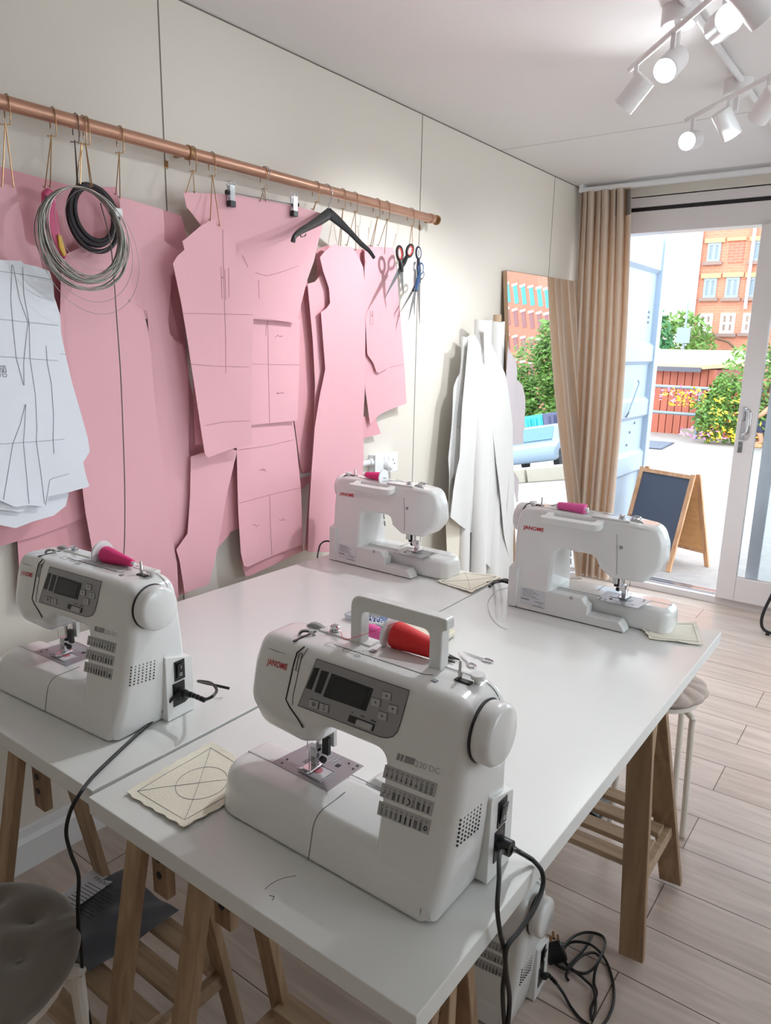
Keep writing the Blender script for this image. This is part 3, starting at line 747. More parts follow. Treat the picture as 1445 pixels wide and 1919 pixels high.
    for a, b in ((.1, .75), (.12, .90), (.93, .2), (.8, .12), (.93, .08)): MB().lathe([(0, 0), (.0022, 0), (.0022, .0006), (0, .0006)], qm(a, b), n=10).build('plate_screw', m_dark, root, smooth=False)
    for k in range(4): bc.tube([qm(.30+.03*k, .42), qm(.30+.03*k, .62)], .001, 4)
    bw.build('plate_window', m_dark, root, smooth=False); bc.build('feed_dogs', m_steel, root)
    sl = MB()
    for k in range(9): sl.tube([qm(.15+.065*k, .08), qm(.15+.065*k, .30 if k % 2 else .36)], .0003, 4)
    for k in range(4): sl.tube([qm(.15, .10+.06*k), qm(.67, .10+.06*k)], .00025, 4)
    sl.build('seam_guides', m_pot, root)
    # bobbin thread visible under the cover
    MB().lathe([(0, 0), (.009, 0), (.009, .0008), (0, .0008)], qm(.60, .66)).build('bobbin', mat('pink_bobbin', (200, 120, 130), .5), root)
    MB().tube([(-.463, .05, .0715), (-.463, .051, .0715)], .0003).build('bed_line', m_seam, root) if False else None
    bl = MB(); bl.box((-.452, .0775, .0738), (-.394, .0805, .0746)); bl.build('bed_groove', m_lgrey, root, smooth=False)
    # --- back details
    c = [BP(122, 572), BP(242, 600), BP(240, 697), BP(122, 665)]
    MB().prism([p+Vector((0, .0002, 0)) for p in c], (0, .0005, 0)).build('rating_label', m_label, root, smooth=False)
    qb = quad_map([p+Vector((0, .001, 0)) for p in c]); lt = MB()
    for j in range(6): lt.prism([qb(.10, .06+j*.085), qb(.55+.1*((j*7) % 3), .06+j*.085), qb(.55+.1*((j*7) % 3), .085+j*.085), qb(.10, .085+j*.085)], (0, .0002, 0))
    lt.prism([qb(.05, .62), qb(.38, .62), qb(.38, .70), qb(.05, .70)], (0, .0002, 0)); lt.prism([qb(.6, .66), qb(.95, .66), qb(.95, .70), qb(.6, .70)], (0, .0002, 0))
    cc = qb(.74, .88); text_mesh('CE', .0085, lambda u, v: cc+Vector((-u, 0, v)), lt)
    lt.prism([qb(.52, .92), qb(.95, .92), qb(.95, .965), qb(.52, .965)], (0, .0002, 0))
    lt.build('label_print', m_grey, root, smooth=False)
    for a, b in ((363, 627), (588, 335)):
        MB().lathe([(0, 0), (.0055, 0), (.0055, .0006), (.004, .001), (0, .001)], BP(a, b)+Vector((0, -.0004 if a < 400 else .0, 0)), (0, 1, .11), 16).build('screw', m_steel, root)
    bs = MB(); bs.tube([BP(568, 262, .0003), BP(572, 380, .0003), BP(570, 488, .0003)], .0006, 4); bs.build('back_seam', m_seam, root)
    MB().box((-.268, .150, .176), (-.258, .172, .181)).build('thread_cutter', m_black, root)
    MB().prism([(-.330, .143, .018), (-.310, .143, .018), (-.310, .143, .03), (-.330, .143, .03)], (0, .0008, 0)).build('bed_label', m_label, root, smooth=False)
    return root

def spool(name, a, b, r0, r1, m, label, disk=True, group=None, mdisk=None):
    """cone of thread lying along a->b, wide end at a"""
    a = Vector(a); b = Vector(b); d = (b-a); L_ = d.length; d.normalize()
    t = empty(name, a)
    MB().lathe([(0, 0), (r0*.96, 0), (r0, .003), (r1, L_-.003), (r1*.9, L_), (0, L_)], (0, 0, 0), d, 32).build('thread_winding', m, t)
    MB().lathe([(0, -.008), (r0*.42, -.008), (r0*.42, .0), (0, 0)], (0, 0, 0), d, 24).lathe([(0, 0), (r1*.55, 0), (r1*.5, .008), (0, .008)], d*L_, d, 24).build('cone_core', m_pot, t)
    if disk: MB().lathe([(0, -.013), (.027, -.013), (.028, -.011), (.027, -.008), (0, -.008)], (0, 0, 0), d, 36).build('spool_cap', m_pot, t)
    tag(t, label, 'thread spool', group); return t

def handle(root, up_):
    """carry handle hinged on the top"""
    hx0, hx1, hy, hz = -.262, -.088, .143, .312
    h = MB(); R_ = .088
    prof = round_poly([(hx0, 0, 0), (hx0, R_, .022), (hx1+.008, R_, .006), (hx1+.008, R_-.017, .003), (hx1, R_-.02, .012), (hx1, 0, 0), (hx1-.022, 0, 0), (hx1-.022, R_-.024, .014), (hx0+.022, R_-.024, .014), (hx0+.022, 0, 0)], 5)
    if up_: pts = [(p.x, hy-.011, hz+p.y) for p in prof]; vec = (0, .022, 0)
    else:
        a = math.radians(14); u = Vector((0, math.cos(a), -math.sin(a))); w = Vector((0, math.sin(a), math.cos(a)))
        pts = [Vector((p.x, .128, .300))+u*p.y*.82 for p in prof]; vec = w*.02
    h.prism(pts, vec); h.build('carry_handle', m_plastic2, root, smooth=False, bevel=.0035)
    if not up_:
        # spool well: grey plate, its colour stands in for the dark recess
        MB().box((-.235, .106, .316), (-.105, .150, .3192)).build('spool_well_shade', m_lgrey, root, smooth=False, bevel=.001)
    pin = MB().lathe([(0, 0), (.0025, 0), (.0025, .11), (0, .11)], (-.205, .165 if up_ else .14, .33), (1, 0, 0), 10); pin.build('spool_pin', m_plastic2, root)

proto = sewing_machine()
m2_ = copy_tree(proto)
handle(proto, True)
handle(m2_, False)
proto.location = O1
tag(proto, 'large white sewing machine nearest the camera with its carry handle raised and red thread', 'sewing machine', 'white computerised sewing machines')
m2_.location = (-1.2020, .7438, .745); m2_.rotation_euler = (0, 0, .0580)
tag(m2_, 'white sewing machine at the left beside the hanging patterns, front panel facing out, handle folded', 'sewing machine', 'white computerised sewing machines')
m3_ = copy_tree(m2_); m3_.location = O3; m3_.rotation_euler = (0, 0, PI)
tag(m3_, 'white sewing machine seen from behind at the far end of the table near the socket', 'sewing machine', 'white computerised sewing machines')
m4_ = copy_tree(m2_); m4_.location = (-.9642, 2.1817, .745); m4_.rotation_euler = (0, 0, 3.1496)
tag(m4_, 'white sewing machine seen from behind at the table corner nearest the door', 'sewing machine', 'white computerised sewing machines')
m5_ = copy_tree(m2_); m5_.location = (-.5597, 1.2723, 0); m5_.rotation_euler = (0, 0, .0354)
tag(m5_, 'white sewing machine standing on the floor under the table edge', 'sewing machine', 'white computerised sewing machines')

# thread spools on the machines
spool('thread_spool', O1+Vector((-.1965, .168, .336)), O1+Vector((-.120, .168, .330)), .0225, .015, m_thread_red, 'cone of bright red thread on the machine with the raised handle')
import functools
def L2W(root, l):
    c, s = math.cos(root.rotation_euler[2]), math.sin(root.rotation_euler[2]); l = Vector(l)
    return Vector(root.location)+Vector((c*l.x-s*l.y, s*l.x+c*l.y, l.z))
spool('thread_spool', L2W(m2_, (-.185, .140, .334)), L2W(m2_, (-.095, .140, .330)), .0185, .008, m_thread_pink, 'cone of deep pink thread on the machine beside the patterns')
spool('thread_spool', L2W(m3_, (-.180, .140, .332)), L2W(m3_, (-.112, .140, .332)), .0165, .010, m_thread_pink, 'cone of magenta thread on the far machine near the socket')
spool('thread_spool', L2W(m4_, (-.195, .140, .330)), L2W(m4_, (-.110, .140, .330)), .0165, .011, m_thread_rose, 'cone of bright pink thread on the machine by the door', disk=False)
# loose red thread
a = L2W(proto, (-.19, .16, .36)); b = L2W(proto, (-.306, .146, .332))
o = MB().tube(catmull([a, (a+b)/2+Vector((-.01, -.03, -.02)), (a+b)/2+Vector((-.035, -.02, -.018)), b], 6), .0005, 5).build('thread_strand', m_thread_red); tag(o, 'thin red thread running from the red cone to the tension disc', 'thread')

# ---- power cords
def cord(name, pts, r, label, n=8, m=m_rubber, cat='power cord', smooth=8):
    o = MB().tube(catmull(pts, smooth), r, n).build(name, m); tag(o, label, cat); return o
def plug_head(root_o, base, d1, d2, parent):
    """angled connector: a body at the socket and two strain-reliefs"""
    b = MB().tube([base-Vector((.004, 0, 0)), base+Vector((.020, 0, 0))], [.013, .0125], 12)
    b.build('connector', m_black, parent)
    for d in (d1, d2):
        if d is None: continue
        d = Vector(d).normalized(); q = base+Vector((.014, 0, 0)); mm = MB().tube([q, q+d*.03], [.009, .0068], 10)
        for k in range(5): mm.tube([q+d*(.030+k*.0055), q+d*(.0335+k*.0055)], .0068-.0005*k, 10)
        mm.tube([q+d*.03, q+d*.058], .0042, 8)
        mm.build('strain_relief', m_black, parent)
X1 = -.355
P = lambda px, py, x: on(px, py, 'x', x)
sk1 = L2W(proto, (.014, .156, .056))
c1 = empty('power_cord', sk1)
tag(c1, 'black double power cord dropping from the machine with the raised handle', 'power cord')
def local_tube(parent, pts, r, name, n=8, m=m_rubber):
    o_ = Vector(parent.location); return MB().tube([p-o_ for p in catmull(pts, 8)], r, n).build(name, m, parent)
plug_head(None, Vector((0, 0, 0)), None, None, c1)
local_tube(c1, [sk1+Vector((.012, -.004, -.005)), P(936, 1602, -.405), P(935, 1650, -.385), P(932, 1700, -.375), P(937, 1745, -.372), P(947, 1800, -.372), P(942, 1860, -.372), P(946, 1930, -.372), P(950, 1990, -.372), Vector((-.372, P(950, 1990, -.372).y-.02, .12)), Vector((-.36, P(950, 1990, -.372).y-.0, .006)), Vector((-.2, .75, .006))], .0034, 'cable')
rl = [sk1+Vector((.014, .0, -.002)), P(965, 1592, -.415), P(998, 1611, -.395)]
o_ = Vector(c1.location); mm = MB(); cp = catmull(rl, 8)
mm.tube([p-o_ for p in cp[:8]], [.009-.0004*i for i in range(8)], 10)
for k in range(8, 16, 2): mm.tube([cp[k]-o_, cp[k+1]-o_], .0062-.0002*k, 10)
mm.tube([p-o_ for p in cp[7:]], .004, 8)
mm.build('strain_relief', m_black, c1)
local_tube(c1, [P(998, 1611, -.395), P(1015, 1632, -.375), P(1017, 1662, -.368), P(1000, 1705, -.365), P(975, 1742, -.365), P(950, 1775, -.366), P(948, 1815, -.366), P(955, 1870, -.366), P(952, 1930, -.366), P(955, 1990, -.366), Vector((-.366, P(955, 1990, -.366).y-.02, .12)), Vector((-.35, P(955, 1990, -.366).y+.02, .006)), Vector((-.25, 1.0, .006))], .0037, 'pedal_cable')
# machine at left
sk2 = L2W(m2_, (.014, .156, .056)); c2 = empty('power_cord', sk2)
tag(c2, 'black power cord from the left machine lying over the near table edge', 'power cord')
MB().tube([Vector((-.006, 0, 0)), Vector((.018, 0, 0))], [.014, .013], 12).build('connector', m_black, c2)
q1 = onp(383, 1312, (0, sk2.y, 0), (0, 1, 0))
mm = MB(); cp = [p-sk2 for p in catmull([sk2+Vector((.01, .0, .0)), on(358, 1302, 'y', sk2.y), q1], 8)]
mm.tube(cp[:9], [.009-.0003*i for i in range(9)], 10)
for k in range(9, 16, 2): mm.tube([cp[k], cp[k+1]], .0055, 10)
mm.tube(cp[8:], .0038, 8); mm.build('strain_relief', m_black, c2)
local_tube(c2, [q1, on(398, 1305, 'y', sk2.y+.0), on(406, 1293, 'y', sk2.y+.03), on(395, 1280, 'y', sk2.y+.06), on(372, 1277, 'y', sk2.y+.09), Vector((sk2.x+.01, sk2.y+.13, ZT+.02))], .0032, 'pedal_cable')
zz = ZT+.0045
local_tube(c2, [sk2+Vector((.012, -.004, -.004)), on(325, 1308, 'y', sk2.y-.02), on(295, 1342, 'z', ZT+.012), on(250, 1383, 'z', zz), on(205, 1425, 'z', zz), on(172, 1458, 'z', zz+.001), on(150, 1487, 'y', .612), on(132, 1520, 'y', .60), on(124, 1560, 'y', .598), on(133, 1600, 'y', .598), on(147, 1640, 'y', .598), on(146, 1690, 'y', .598), on(147, 1735, 'y', .598), on(152, 1780, 'y', .60), on(155, 1830, 'y', .60), on(163, 1880, 'y', .60), on(170, 1925, 'y', .60), on(175, 1975, 'y', .60), Vector((on(175, 1975, 'y', .60).x, .59, .1)), Vector((on(175, 1975, 'y', .60).x+.02, .56, .006)), Vector((on(175, 1975, 'y', .60).x+.15, .40, .006))], .0036, 'cable')
# far machine and door machine cords
s3 = L2W(m3_, (.014, .156, .056))
cord('power_cord', [s3+Vector((.006, 0, .0)), on(612, 1014, 'y', 2.02), on(601, 1020, 'y', 2.03), on(597, 1032, 'y', 2.04), on(595, 1044, 'z', ZT+.004)], .0032, 'short black cord arching from the back of the machine near the socket')
s4 = L2W(m4_, (.014, .156, .056))
cord('power_cord', [s4+Vector((.006, 0, 0)), on(945, 1090, 'y', s4.y-.01), on(935, 1090, 'y', s4.y-.0), on(925, 1093, 'z', ZT+.006), on(917, 1099, 'z', ZT+.004)], .0042, 'thick black cord stub at the side of the machine by the door')
cord('power_cord', [s4+Vector((.006, 0.01, -.002)), on(950, 1086, 'y', s4.y+.01), on(938, 1087, 'z', ZT+.012), on(922, 1090, 'z', ZT+.004), on(912, 1092, 'z', ZT+.004)], .003, 'thin black cord lying beside the thick one at the machine by the door')
# floor cord coil
s5 = L2W(m5_, (.014, .156, .056)); c5 = empty('power_cord', s5)
tag(c5, 'black power cord with moulded plug lying tangled on the floor', 'power cord')
fz = .005
g5 = lambda x, y, z=fz: on(x, y, 'z', z)
e5 = g5(1042, 1842, .03)
mm = MB(); cp = [p-s5 for p in catmull([s5+Vector((.008, 0, 0)), g5(1028, 1828, .035), e5], 8)]
mm.tube(cp[:9], [.0085-.0003*i for i in range(9)], 10)
for k in range(9, 16, 2): mm.tube([cp[k], cp[k+1]], .0052, 10)
mm.tube(cp[8:], .0036, 8); mm.build('strain_relief', m_black, c5)
loop = [e5, g5(1056, 1862, .012), g5(1072, 1890), g5(1095, 1915), g5(1125, 1925), g5(1147, 1890), g5(1150, 1850), g5(1140, 1810), g5(1125, 1785, .012), g5(1102, 1768, .014), g5(1070, 1766, .008), g5(1055, 1785, .01), g5(1066, 1812), g5(1092, 1824), g5(1112, 1815), g5(1124, 1795, .012), g5(1110, 1785, .016), g5(1085, 1795, .016), g5(1062, 1825, .01), g5(1066, 1838)]
local_tube(c5, loop, .0036, 'cable')
loop2 = [g5(1052, 1778, .02), g5(1075, 1755, .01), g5(1103, 1747), g5(1130, 1755), g5(1133, 1775, .01), g5(1118, 1810, .016), g5(1113, 1840), g5(1118, 1862), g5(1108, 1890), g5(1110, 1912), g5(1116, 1890, .01), g5(1113, 1855, .012), g5(1095, 1835, .012), g5(1068, 1812, .014), g5(1056, 1800, .015)]
local_tube(c5, loop2, .0036, 'cable_loop')
local_tube(c5, [g5(1110, 1752), g5(1098, 1775, .01), g5(1070, 1805, .016), g5(1055, 1815, .015), g5(1010, 1785, .008), g5(985, 1775, .006)], .0036, 'cable_tail')
pc_ = g5(1040, 1785, .028)-s5
pl = MB().box(pc_-Vector((.026, .014, .026)), pc_+Vector((.026, .014, .026)), Matrix.Rotation(.5, 3, 'Z')@Matrix.Rotation(-.4, 3, 'Y')); pl.build('plug', m_black, c5, smooth=False, bevel=.008)
pp = MB()
for dx, dz in ((-.010, .016), (.008, .022), (-.004, .03)): pp.box(pc_+Vector((dx-.003, .012, dz-.003)), pc_+Vector((dx+.003, .034, dz+.003)), Matrix.Rotation(.5, 3, 'Z'), pc_)
pp.build('plug_pins', m_brass, c5, smooth=False)

# ================================================================== THINGS ON THE TABLE
def cloth_piece(name, corners, z, label, m, wave=.002, lines=None, mline=m_ink, cat='fabric square', group=None, th=.0012):
    cs = [on(x, y, 'z', z) for x, y in corners]; c0 = sum(cs, Vector())/len(cs)
    root = empty(name, c0)
    qm = quad_map(cs); ph = random.uniform(0, 6)
    def fn(u, v):
        p = qm(u, v); e = max(abs(u-.5), abs(v-.5))*2
        p = p+Vector((0, 0, wave*(.5+.5*math.sin(u*7+ph)*math.cos(v*6+ph))+wave*1.2*max(0, e-.75)*4*(.5+.5*math.sin(9*u+5*v+ph))))
        j = .0015*math.sin(40*u+31*v) if e > .99 else 0
        return p-c0+Vector((j, j, 0))
    MB().grid(fn, 26, 26).build('cloth', m, root, solid=th, ang=80)
    if lines:
        mb = MB()
        for pl_ in lines:
            pts = []
            for (u0, v0), (u1, v1) in zip(pl_[:-1], pl_[1:]):
                for k in range(6): t = k/6; pts.append(fn(u0+(u1-u0)*t, v0+(v1-v0)*t)+Vector((0, 0, th*.5+.0003)))
            pts.append(fn(*pl_[-1])+Vector((0, 0, th*.5+.0003)))
            mb.tube(pts, .0004, 4)
        mb.build('drawn_line', mline, root)
    tag(root, label, cat, group); return root
circ = [(.52+.25*math.cos(2*PI*k/24), .52+.27*math.sin(2*PI*k/24)) for k in range(25)]
frame_l = [(.07, .09), (.93, .09), (.93, .90), (.07, .90), (.07, .09)]
cloth_piece('fabric_square', [(236, 1487), (396, 1391), (505, 1462), (345, 1554)], ZT+.0025, 'cream calico square with drawn circle and cross left of the nearest machine', m_calico, .0025,
            [frame_l, circ, [(.07, .09), (.93, .90)], [(.93, .09), (.5, .5), (.07, .90)]])
cloth_piece('fabric_square', [(818, 1090), (868, 1072), (940, 1082), (884, 1112)], ZT+.0025, 'cream calico square poking out under the far machine near the fabric rolls', m_calico, .0025,
            [frame_l, [(.07, .09), (.93, .90)], [(.93, .09), (.07, .90)]])
cloth_piece('fabric_square', [(1190, 1165), (1305, 1168), (1317, 1210), (1218, 1198)], ZT+.0025, 'cream calico square under the bed of the machine by the door', m_cream_cloth, .0025, [frame_l])
# stack of folded calico
for k, (dx, dy) in enumerate(((0, 0), (-5, -3), (2, -5), (-8, -8))):
    cloth_piece('folded_cloth', [(745+dx, 1192+dy), (775+dx, 1163+dy), (853+dx, 1190+dy), (825+dx, 1212+dy)], ZT+.003+.0055*k,
                ['cream folded cloth at the bottom of the small stack behind the raised handle', 'cream folded cloth, second from the bottom of the small stack', 'cream folded cloth, third from the bottom of the small stack', 'cream folded cloth on top of the small stack behind the raised handle'][k],
                m_calico, .0035, cat='folded cloth', group='stack of folded cream cloths', th=.004)
# tray with gingham pieces
tc = on(708, 1165, 'z', ZT); tr_ = empty('plastic_tray', (tc.x, tc.y, ZT))
tp = MB(); loft_rr(tp, -.085, .075, -.05, .045, (.012,)*4, [(0.0005, .002), (.0015, 0)])
rim = [Vector((x, y, .016)) for x, y in [(p.x, p.y) for p in round_poly([(-.088, -.053, .014), (.078, -.053, .014), (.078, .048, .014), (-.088, .048, .014)], 4)]]
tp.build('tray_floor', m_tray, tr_)
MB().tube(rim, .0016, 6, closed=True).build('tray_rim', m_tray, tr_)
sd = MB(); nr = len(rim)
sd.add([Vector((p.x*.96, p.y*.96, .001)) for p in rim]+rim, [(i, (i+1) % nr, (i+1) % nr+nr, i+nr) for i in range(nr)]); sd.build('tray_side', m_tray, tr_, solid=.001)
tag(tr_, 'clear shallow plastic tray of fabric scraps behind the nearest machine', 'tray')
def scrap(px, py, z, rx, ry, h_, m, label, ang=0, sd_=0):
    c = on(px, py, 'z', z); rnd = random.Random(sd_)
    ph = rnd.uniform(0, 6)
    def fn(u, v):
        x = (u-.5)*2; y = (v-.5)*2; r2 = max(abs(x), abs(y))
        zz_ = h_*(1-r2**2)*(.75+.25*math.sin(7*x+ph)*math.cos(6*y+ph))+.002*math.sin(15*x+9*y)
        X_, Y_ = x*rx*(1+.12*math.sin(5*y+ph)), y*ry*(1+.12*math.cos(4*x+ph))
        return Vector((X_*math.cos(ang)-Y_*math.sin(ang), X_*math.sin(ang)+Y_*math.cos(ang), max(zz_, -.001)+.002))
    o = MB().grid(fn, 24, 24).build('fabric_scrap', m, solid=.001, ang=80); o.location = c; tag(o, label, 'fabric scrap', 'fabric scraps in the tray')
scrap(700, 1170, ZT+.003, .030, .028, .020, m_gingham, 'navy and white gingham scrap in the plastic tray', .4, 1)
scrap(735, 1163, ZT+.003, .034, .026, .018, m_denim, 'pale blue printed scrap in the plastic tray', -.3, 2)
scrap(757, 1175, ZT+.003, .022, .018, .012, mat('pale_blue_cotton', (190, 206, 232), .85), 'light blue scrap at the right of the plastic tray', .2, 3)
spool('thread_spool', on(673, 1172, 'z', ZT+.045), on(724, 1193, 'z', ZT+.043), .021, .015, m_thread_rose, 'cone of rose pink thread lying behind the nearest machine', disk=False)
o = MB().tube([on(690, 1166, 'z', ZT+.075), on(727, 1171, 'z', ZT+.075)], .0035, 8).build('marker_pen', m_pot); tag(o, 'slim white pen lying over the fabric scraps', 'pen')

def flat_scissors(name, z, tips, loops, r, m1, label, th=.003, blades=.006, ring_r=.002, cat='scissors'):
    """small scissors lying flat: tips and finger-loop centres given in pixels"""
    tp_ = [on(*p, 'z', z) for p in tips]; lp = [on(*p, 'z', z) for p in loops]
    root = empty(name, (tp_[0]+lp[0])/2); c0 = Vector(root.location)
    for i in range(2):
        a = tp_[i]-c0; b = lp[i]-c0; d = (b-a).normalized(); n_ = Vector((-d.y, d.x, 0)); mid = a+(b-a)*.5
        e = b-d*r
        MB().prism([a, mid+n_*blades*.5, e+n_*.002, e-n_*.002, mid-n_*blades*.5], (0, 0, th*.5)).build('blade', m1, root, smooth=False, bevel=.0005)
        MB().tube([b+d*math.cos(t)*r*1.25+n_*math.sin(t)*r*.85 for t in [2*PI*k/18 for k in range(18)]], ring_r, 6, closed=True).build('finger_loop', m1, root)
    tag(root, label, cat); return root
flat_scissors('embroidery_scissors', ZT+.003, [(857, 1222), (868, 1222)], [(884, 1247), (914, 1238)], .012, m_chrome, 'small chrome embroidery scissors lying open on the table right of the raised handle')
# thread snips
sn = empty('thread_snips', on(835, 1232, 'z', ZT+.003)); c0 = Vector(sn.location)
for q in ([(862, 1238), (830, 1222), (800, 1208), (798, 1214), (828, 1230)], [(853, 1243), (826, 1232), (800, 1216), (798, 1222), (822, 1238)]):
    MB().prism([on(*p, 'z', ZT+.003)-c0 for p in q], (0, 0, .004)).build('blade', m_black, sn, smooth=False, bevel=.0006)
tag(sn, 'black thread snips lying behind the handle post of the nearest machine', 'thread snips')
# wire (pale cable) at the seam
cord('thread_strand', [on(*p, 'z', ZT+.0015) for p in ((957, 1100), (930, 1108), (915, 1128), (918, 1150), (930, 1168), (950, 1180))], .0008, 'pale thread curling on the table left of the machine by the door', 5, mat('pale_thread', (206, 206, 208), .6), 'thread')

# ================================================================== WALL: COPPER RAIL, HOOKS, PATTERNS
XP = -1.885
pa, pb = on(0, 190, 'x', XP), on(812, 411, 'x', XP)
rail_z = (pa.z+pb.z)/2+.0
rail = empty('copper_rail', (XP, 1.9, rail_z))
MB().cyl((0, -2.3, 0), (0, pb.y-1.9, 0), .0175, n=28).build('pipe', m_copper, rail)
MB().cyl((0, pb.y-1.9-.03, 0), (0, pb.y-1.9-.012, 0), .0205, n=28).build('end_collar', m_copper, rail)
for py_ in (1.515, 2.885, .13):
    MB().cyl((0, py_-1.9+.02, 0), (0, py_-1.9+.028, 0), .021, n=28).box((-.06, py_-1.9+.018, -.008), (-.015, py_-1.9+.03, .008)).build('bracket_ring', m_brass, rail)
    bk = MB().box((XW+.0005-XP, py_-1.9-.006, -.040), (XW+.003-XP, py_-1.9+.006, -.018)); bk.lathe([(0, 0), (.005, 0), (.004, .002), (0, .002)], (XW+.003-XP, py_-1.9, -.031), (1, 0, 0), 12)
    bk.build('bracket_plate', m_brass, rail)
tag(rail, 'long copper pipe rail fixed along the wall and carrying the pattern hooks', 'clothes rail')

def hook(px_top, pl_, label, m=m_brass, r=.0014, px_step=None, lean=0.):
    """pattern hook over the rail: px_top = pixel x of the loop; pl_ = two pixel ends of the wire legs on the patterns' plane"""
    py_top = 190+220*px_top/812.
    top = on(px_top, py_top, 'x', XP); y = top.y; R_ = .0205
    root = empty('pattern_hook', (XP, y, rail_z))
    arc = [Vector((-R_*math.cos(t)*1., .004*math.cos(t), R_*math.sin(t))) for t in [PI*k/10 for k in range(11)]]
    arc = [Vector((-R_, .004, -.028))]+arc+[Vector((R_, -.004, -.03)), Vector((R_, -.006, -.052)), Vector((R_, -.030, -.056))]
    mb = MB().tube(arc, r, 6)
    mid = Vector((R_, -.018, -.050))
    for (qx, qy, X_) in pl_:
        e = on(qx, qy, 'x', X_)-Vector(root.location)
        mb.tube([mid, mid+(e-mid)*.5, e, e+Vector((-.008, 0, .006))], r, 6)
    mb.build('hook_wire', m, root)
    tag(root, label, 'hook', 'brass pattern hooks on the copper rail'); return root

# ---- pattern pieces
def make_card(name, X0, px_pts, m, label, cat='pattern piece', group=None, curl=.012, amp=.004, k=9., lift=.0, lines=(), mline=m_pencil, th=.0009, ph=None, lean=0., tilt=0., parent=None, texts=()):
    pts = [on(x, y, 'x', X0) for x, y in px_pts]
    ys = [p.y for p in pts]; zs = [p.z for p in pts]; y0, y1, z0, z1 = min(ys), max(ys), min(zs), max(zs)
    ph = random.uniform(0, 6.28) if ph is None else ph
    if cat in ('pattern piece', 'paper'): curl *= .85; amp *= .5
    yc = (y0+y1)/2; hw = max((y1-y0)/2, .01); hh = max(z1-z0, .01)
    def sx(y, z):
        s = (z1-z)/hh; e = (y-yc)/hw
        return amp*math.sin(k*(y-y0)+ph+1.2*s)+curl*s*s*(e*e-.25)+lift*s*s+tilt*e+lean*s+.25*amp*math.sin(31*y+17*z+ph)*s
    bm = bmesh.new(); vs = [bm.verts.new((0, p.y, p.z)) for p in pts]; bm.faces.new(vs)
    y = y0+.02
    while y < y1:
        g_ = bm.verts[:]+bm.edges[:]+bm.faces[:]; bmesh.ops.bisect_plane(bm, geom=g_, plane_co=(0, y, 0), plane_no=(0, 1, 0)); y += .022
    z = z0+.02
    while z < z1:
        g_ = bm.verts[:]+bm.edges[:]+bm.faces[:]; bmesh.ops.bisect_plane(bm, geom=g_, plane_co=(0, 0, z), plane_no=(0, 0, 1)); z += .03
    bmesh.ops.triangulate(bm, faces=[f_ for f_ in bm.faces if len(f_.verts) > 4])
    c = Vector((X0, yc, z1))
    for v in bm.verts: v.co = Vector((X0+sx(v.co.y, v.co.z), v.co.y, v.co.z))-c
    bmesh.ops.recalc_face_normals(bm, faces=bm.faces)
    nx = sum(f_.normal.x*f_.calc_area() for f_ in bm.faces)
    if nx < 0: bmesh.ops.reverse_faces(bm, faces=bm.faces)
    for f_ in bm.faces: f_.smooth = True
    me = bpy.data.meshes.new(name); bm.to_mesh(me); bm.free(); me.materials.append(m)
    o = bpy.data.objects.new(name, me); COL.objects.link(o); o.location = c
    md = o.modifiers.new('thickness', 'SOLIDIFY'); md.thickness = th; md.offset = -1
    md = o.modifiers.new('crisp_rim', 'EDGE_SPLIT'); md.split_angle = math.radians(50)
    if lines:
        mb = MB()
        for ln in lines:
            P3 = [on(x, y, 'x', X0) for x, y in ln]; out = []
            for a, b in zip(P3[:-1], P3[1:]):
                n_ = max(2, int((b-a).length/.02))
                for q in range(n_): p = a.lerp(b, q/n_); out.append(Vector((X0+sx(p.y, p.z)+.0006, p.y, p.z))-c)
            p = P3[-1]; out.append(Vector((X0+sx(p.y, p.z)+.0006, p.y, p.z))-c)
            mb.tube(out, .00045, 4)
        mb.build('pencil_line' if mline is m_pencil else 'printed_line', mline, o)
    for (tx_, size, px_, py_, rot) in texts:
        q = on(px_, py_, 'x', X0); mb = MB()
        cr_, sr_ = math.cos(rot), math.sin(rot)
        text_mesh(tx_, size, lambda u, v: Vector((X0+sx(q.y+u*cr_-v*sr_, q.z+u*sr_+v*cr_)+.0006, q.y+u*cr_-v*sr_, q.z+u*sr_+v*cr_))-c, mb)
        mb.build('writing', mline, o, smooth=False)
    tag(o, label, cat, group); return o
G = 'pink card patterns hanging from the rail'
def sq(px_, py_, w, h_, n, s):
    """wavy handwriting-like stroke"""
    r_ = random.Random(s); return [(px_+w*i/n, py_+h_*r_.uniform(-1, 1)) for i in range(n+1)]

# back row (closest to the wall)
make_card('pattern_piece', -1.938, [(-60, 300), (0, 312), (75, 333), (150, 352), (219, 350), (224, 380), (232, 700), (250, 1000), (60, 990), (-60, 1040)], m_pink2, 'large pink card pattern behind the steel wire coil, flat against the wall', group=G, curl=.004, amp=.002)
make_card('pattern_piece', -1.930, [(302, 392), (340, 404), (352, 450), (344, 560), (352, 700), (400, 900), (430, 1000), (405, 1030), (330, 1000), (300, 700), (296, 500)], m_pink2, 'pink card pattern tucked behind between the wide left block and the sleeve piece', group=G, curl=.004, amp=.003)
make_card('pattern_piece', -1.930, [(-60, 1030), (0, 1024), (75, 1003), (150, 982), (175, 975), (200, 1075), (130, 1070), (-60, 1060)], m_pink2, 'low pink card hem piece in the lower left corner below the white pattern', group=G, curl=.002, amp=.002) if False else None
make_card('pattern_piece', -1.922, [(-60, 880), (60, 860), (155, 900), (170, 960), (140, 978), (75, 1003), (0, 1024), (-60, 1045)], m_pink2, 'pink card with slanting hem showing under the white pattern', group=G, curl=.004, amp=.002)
make_card('pattern_piece', -1.934, [(32, 1005), (92, 985), (190, 960), (205, 1120), (40, 1130)], m_pink2, 'short pink card behind the left sewing machine', group=G, curl=.003, amp=.002)
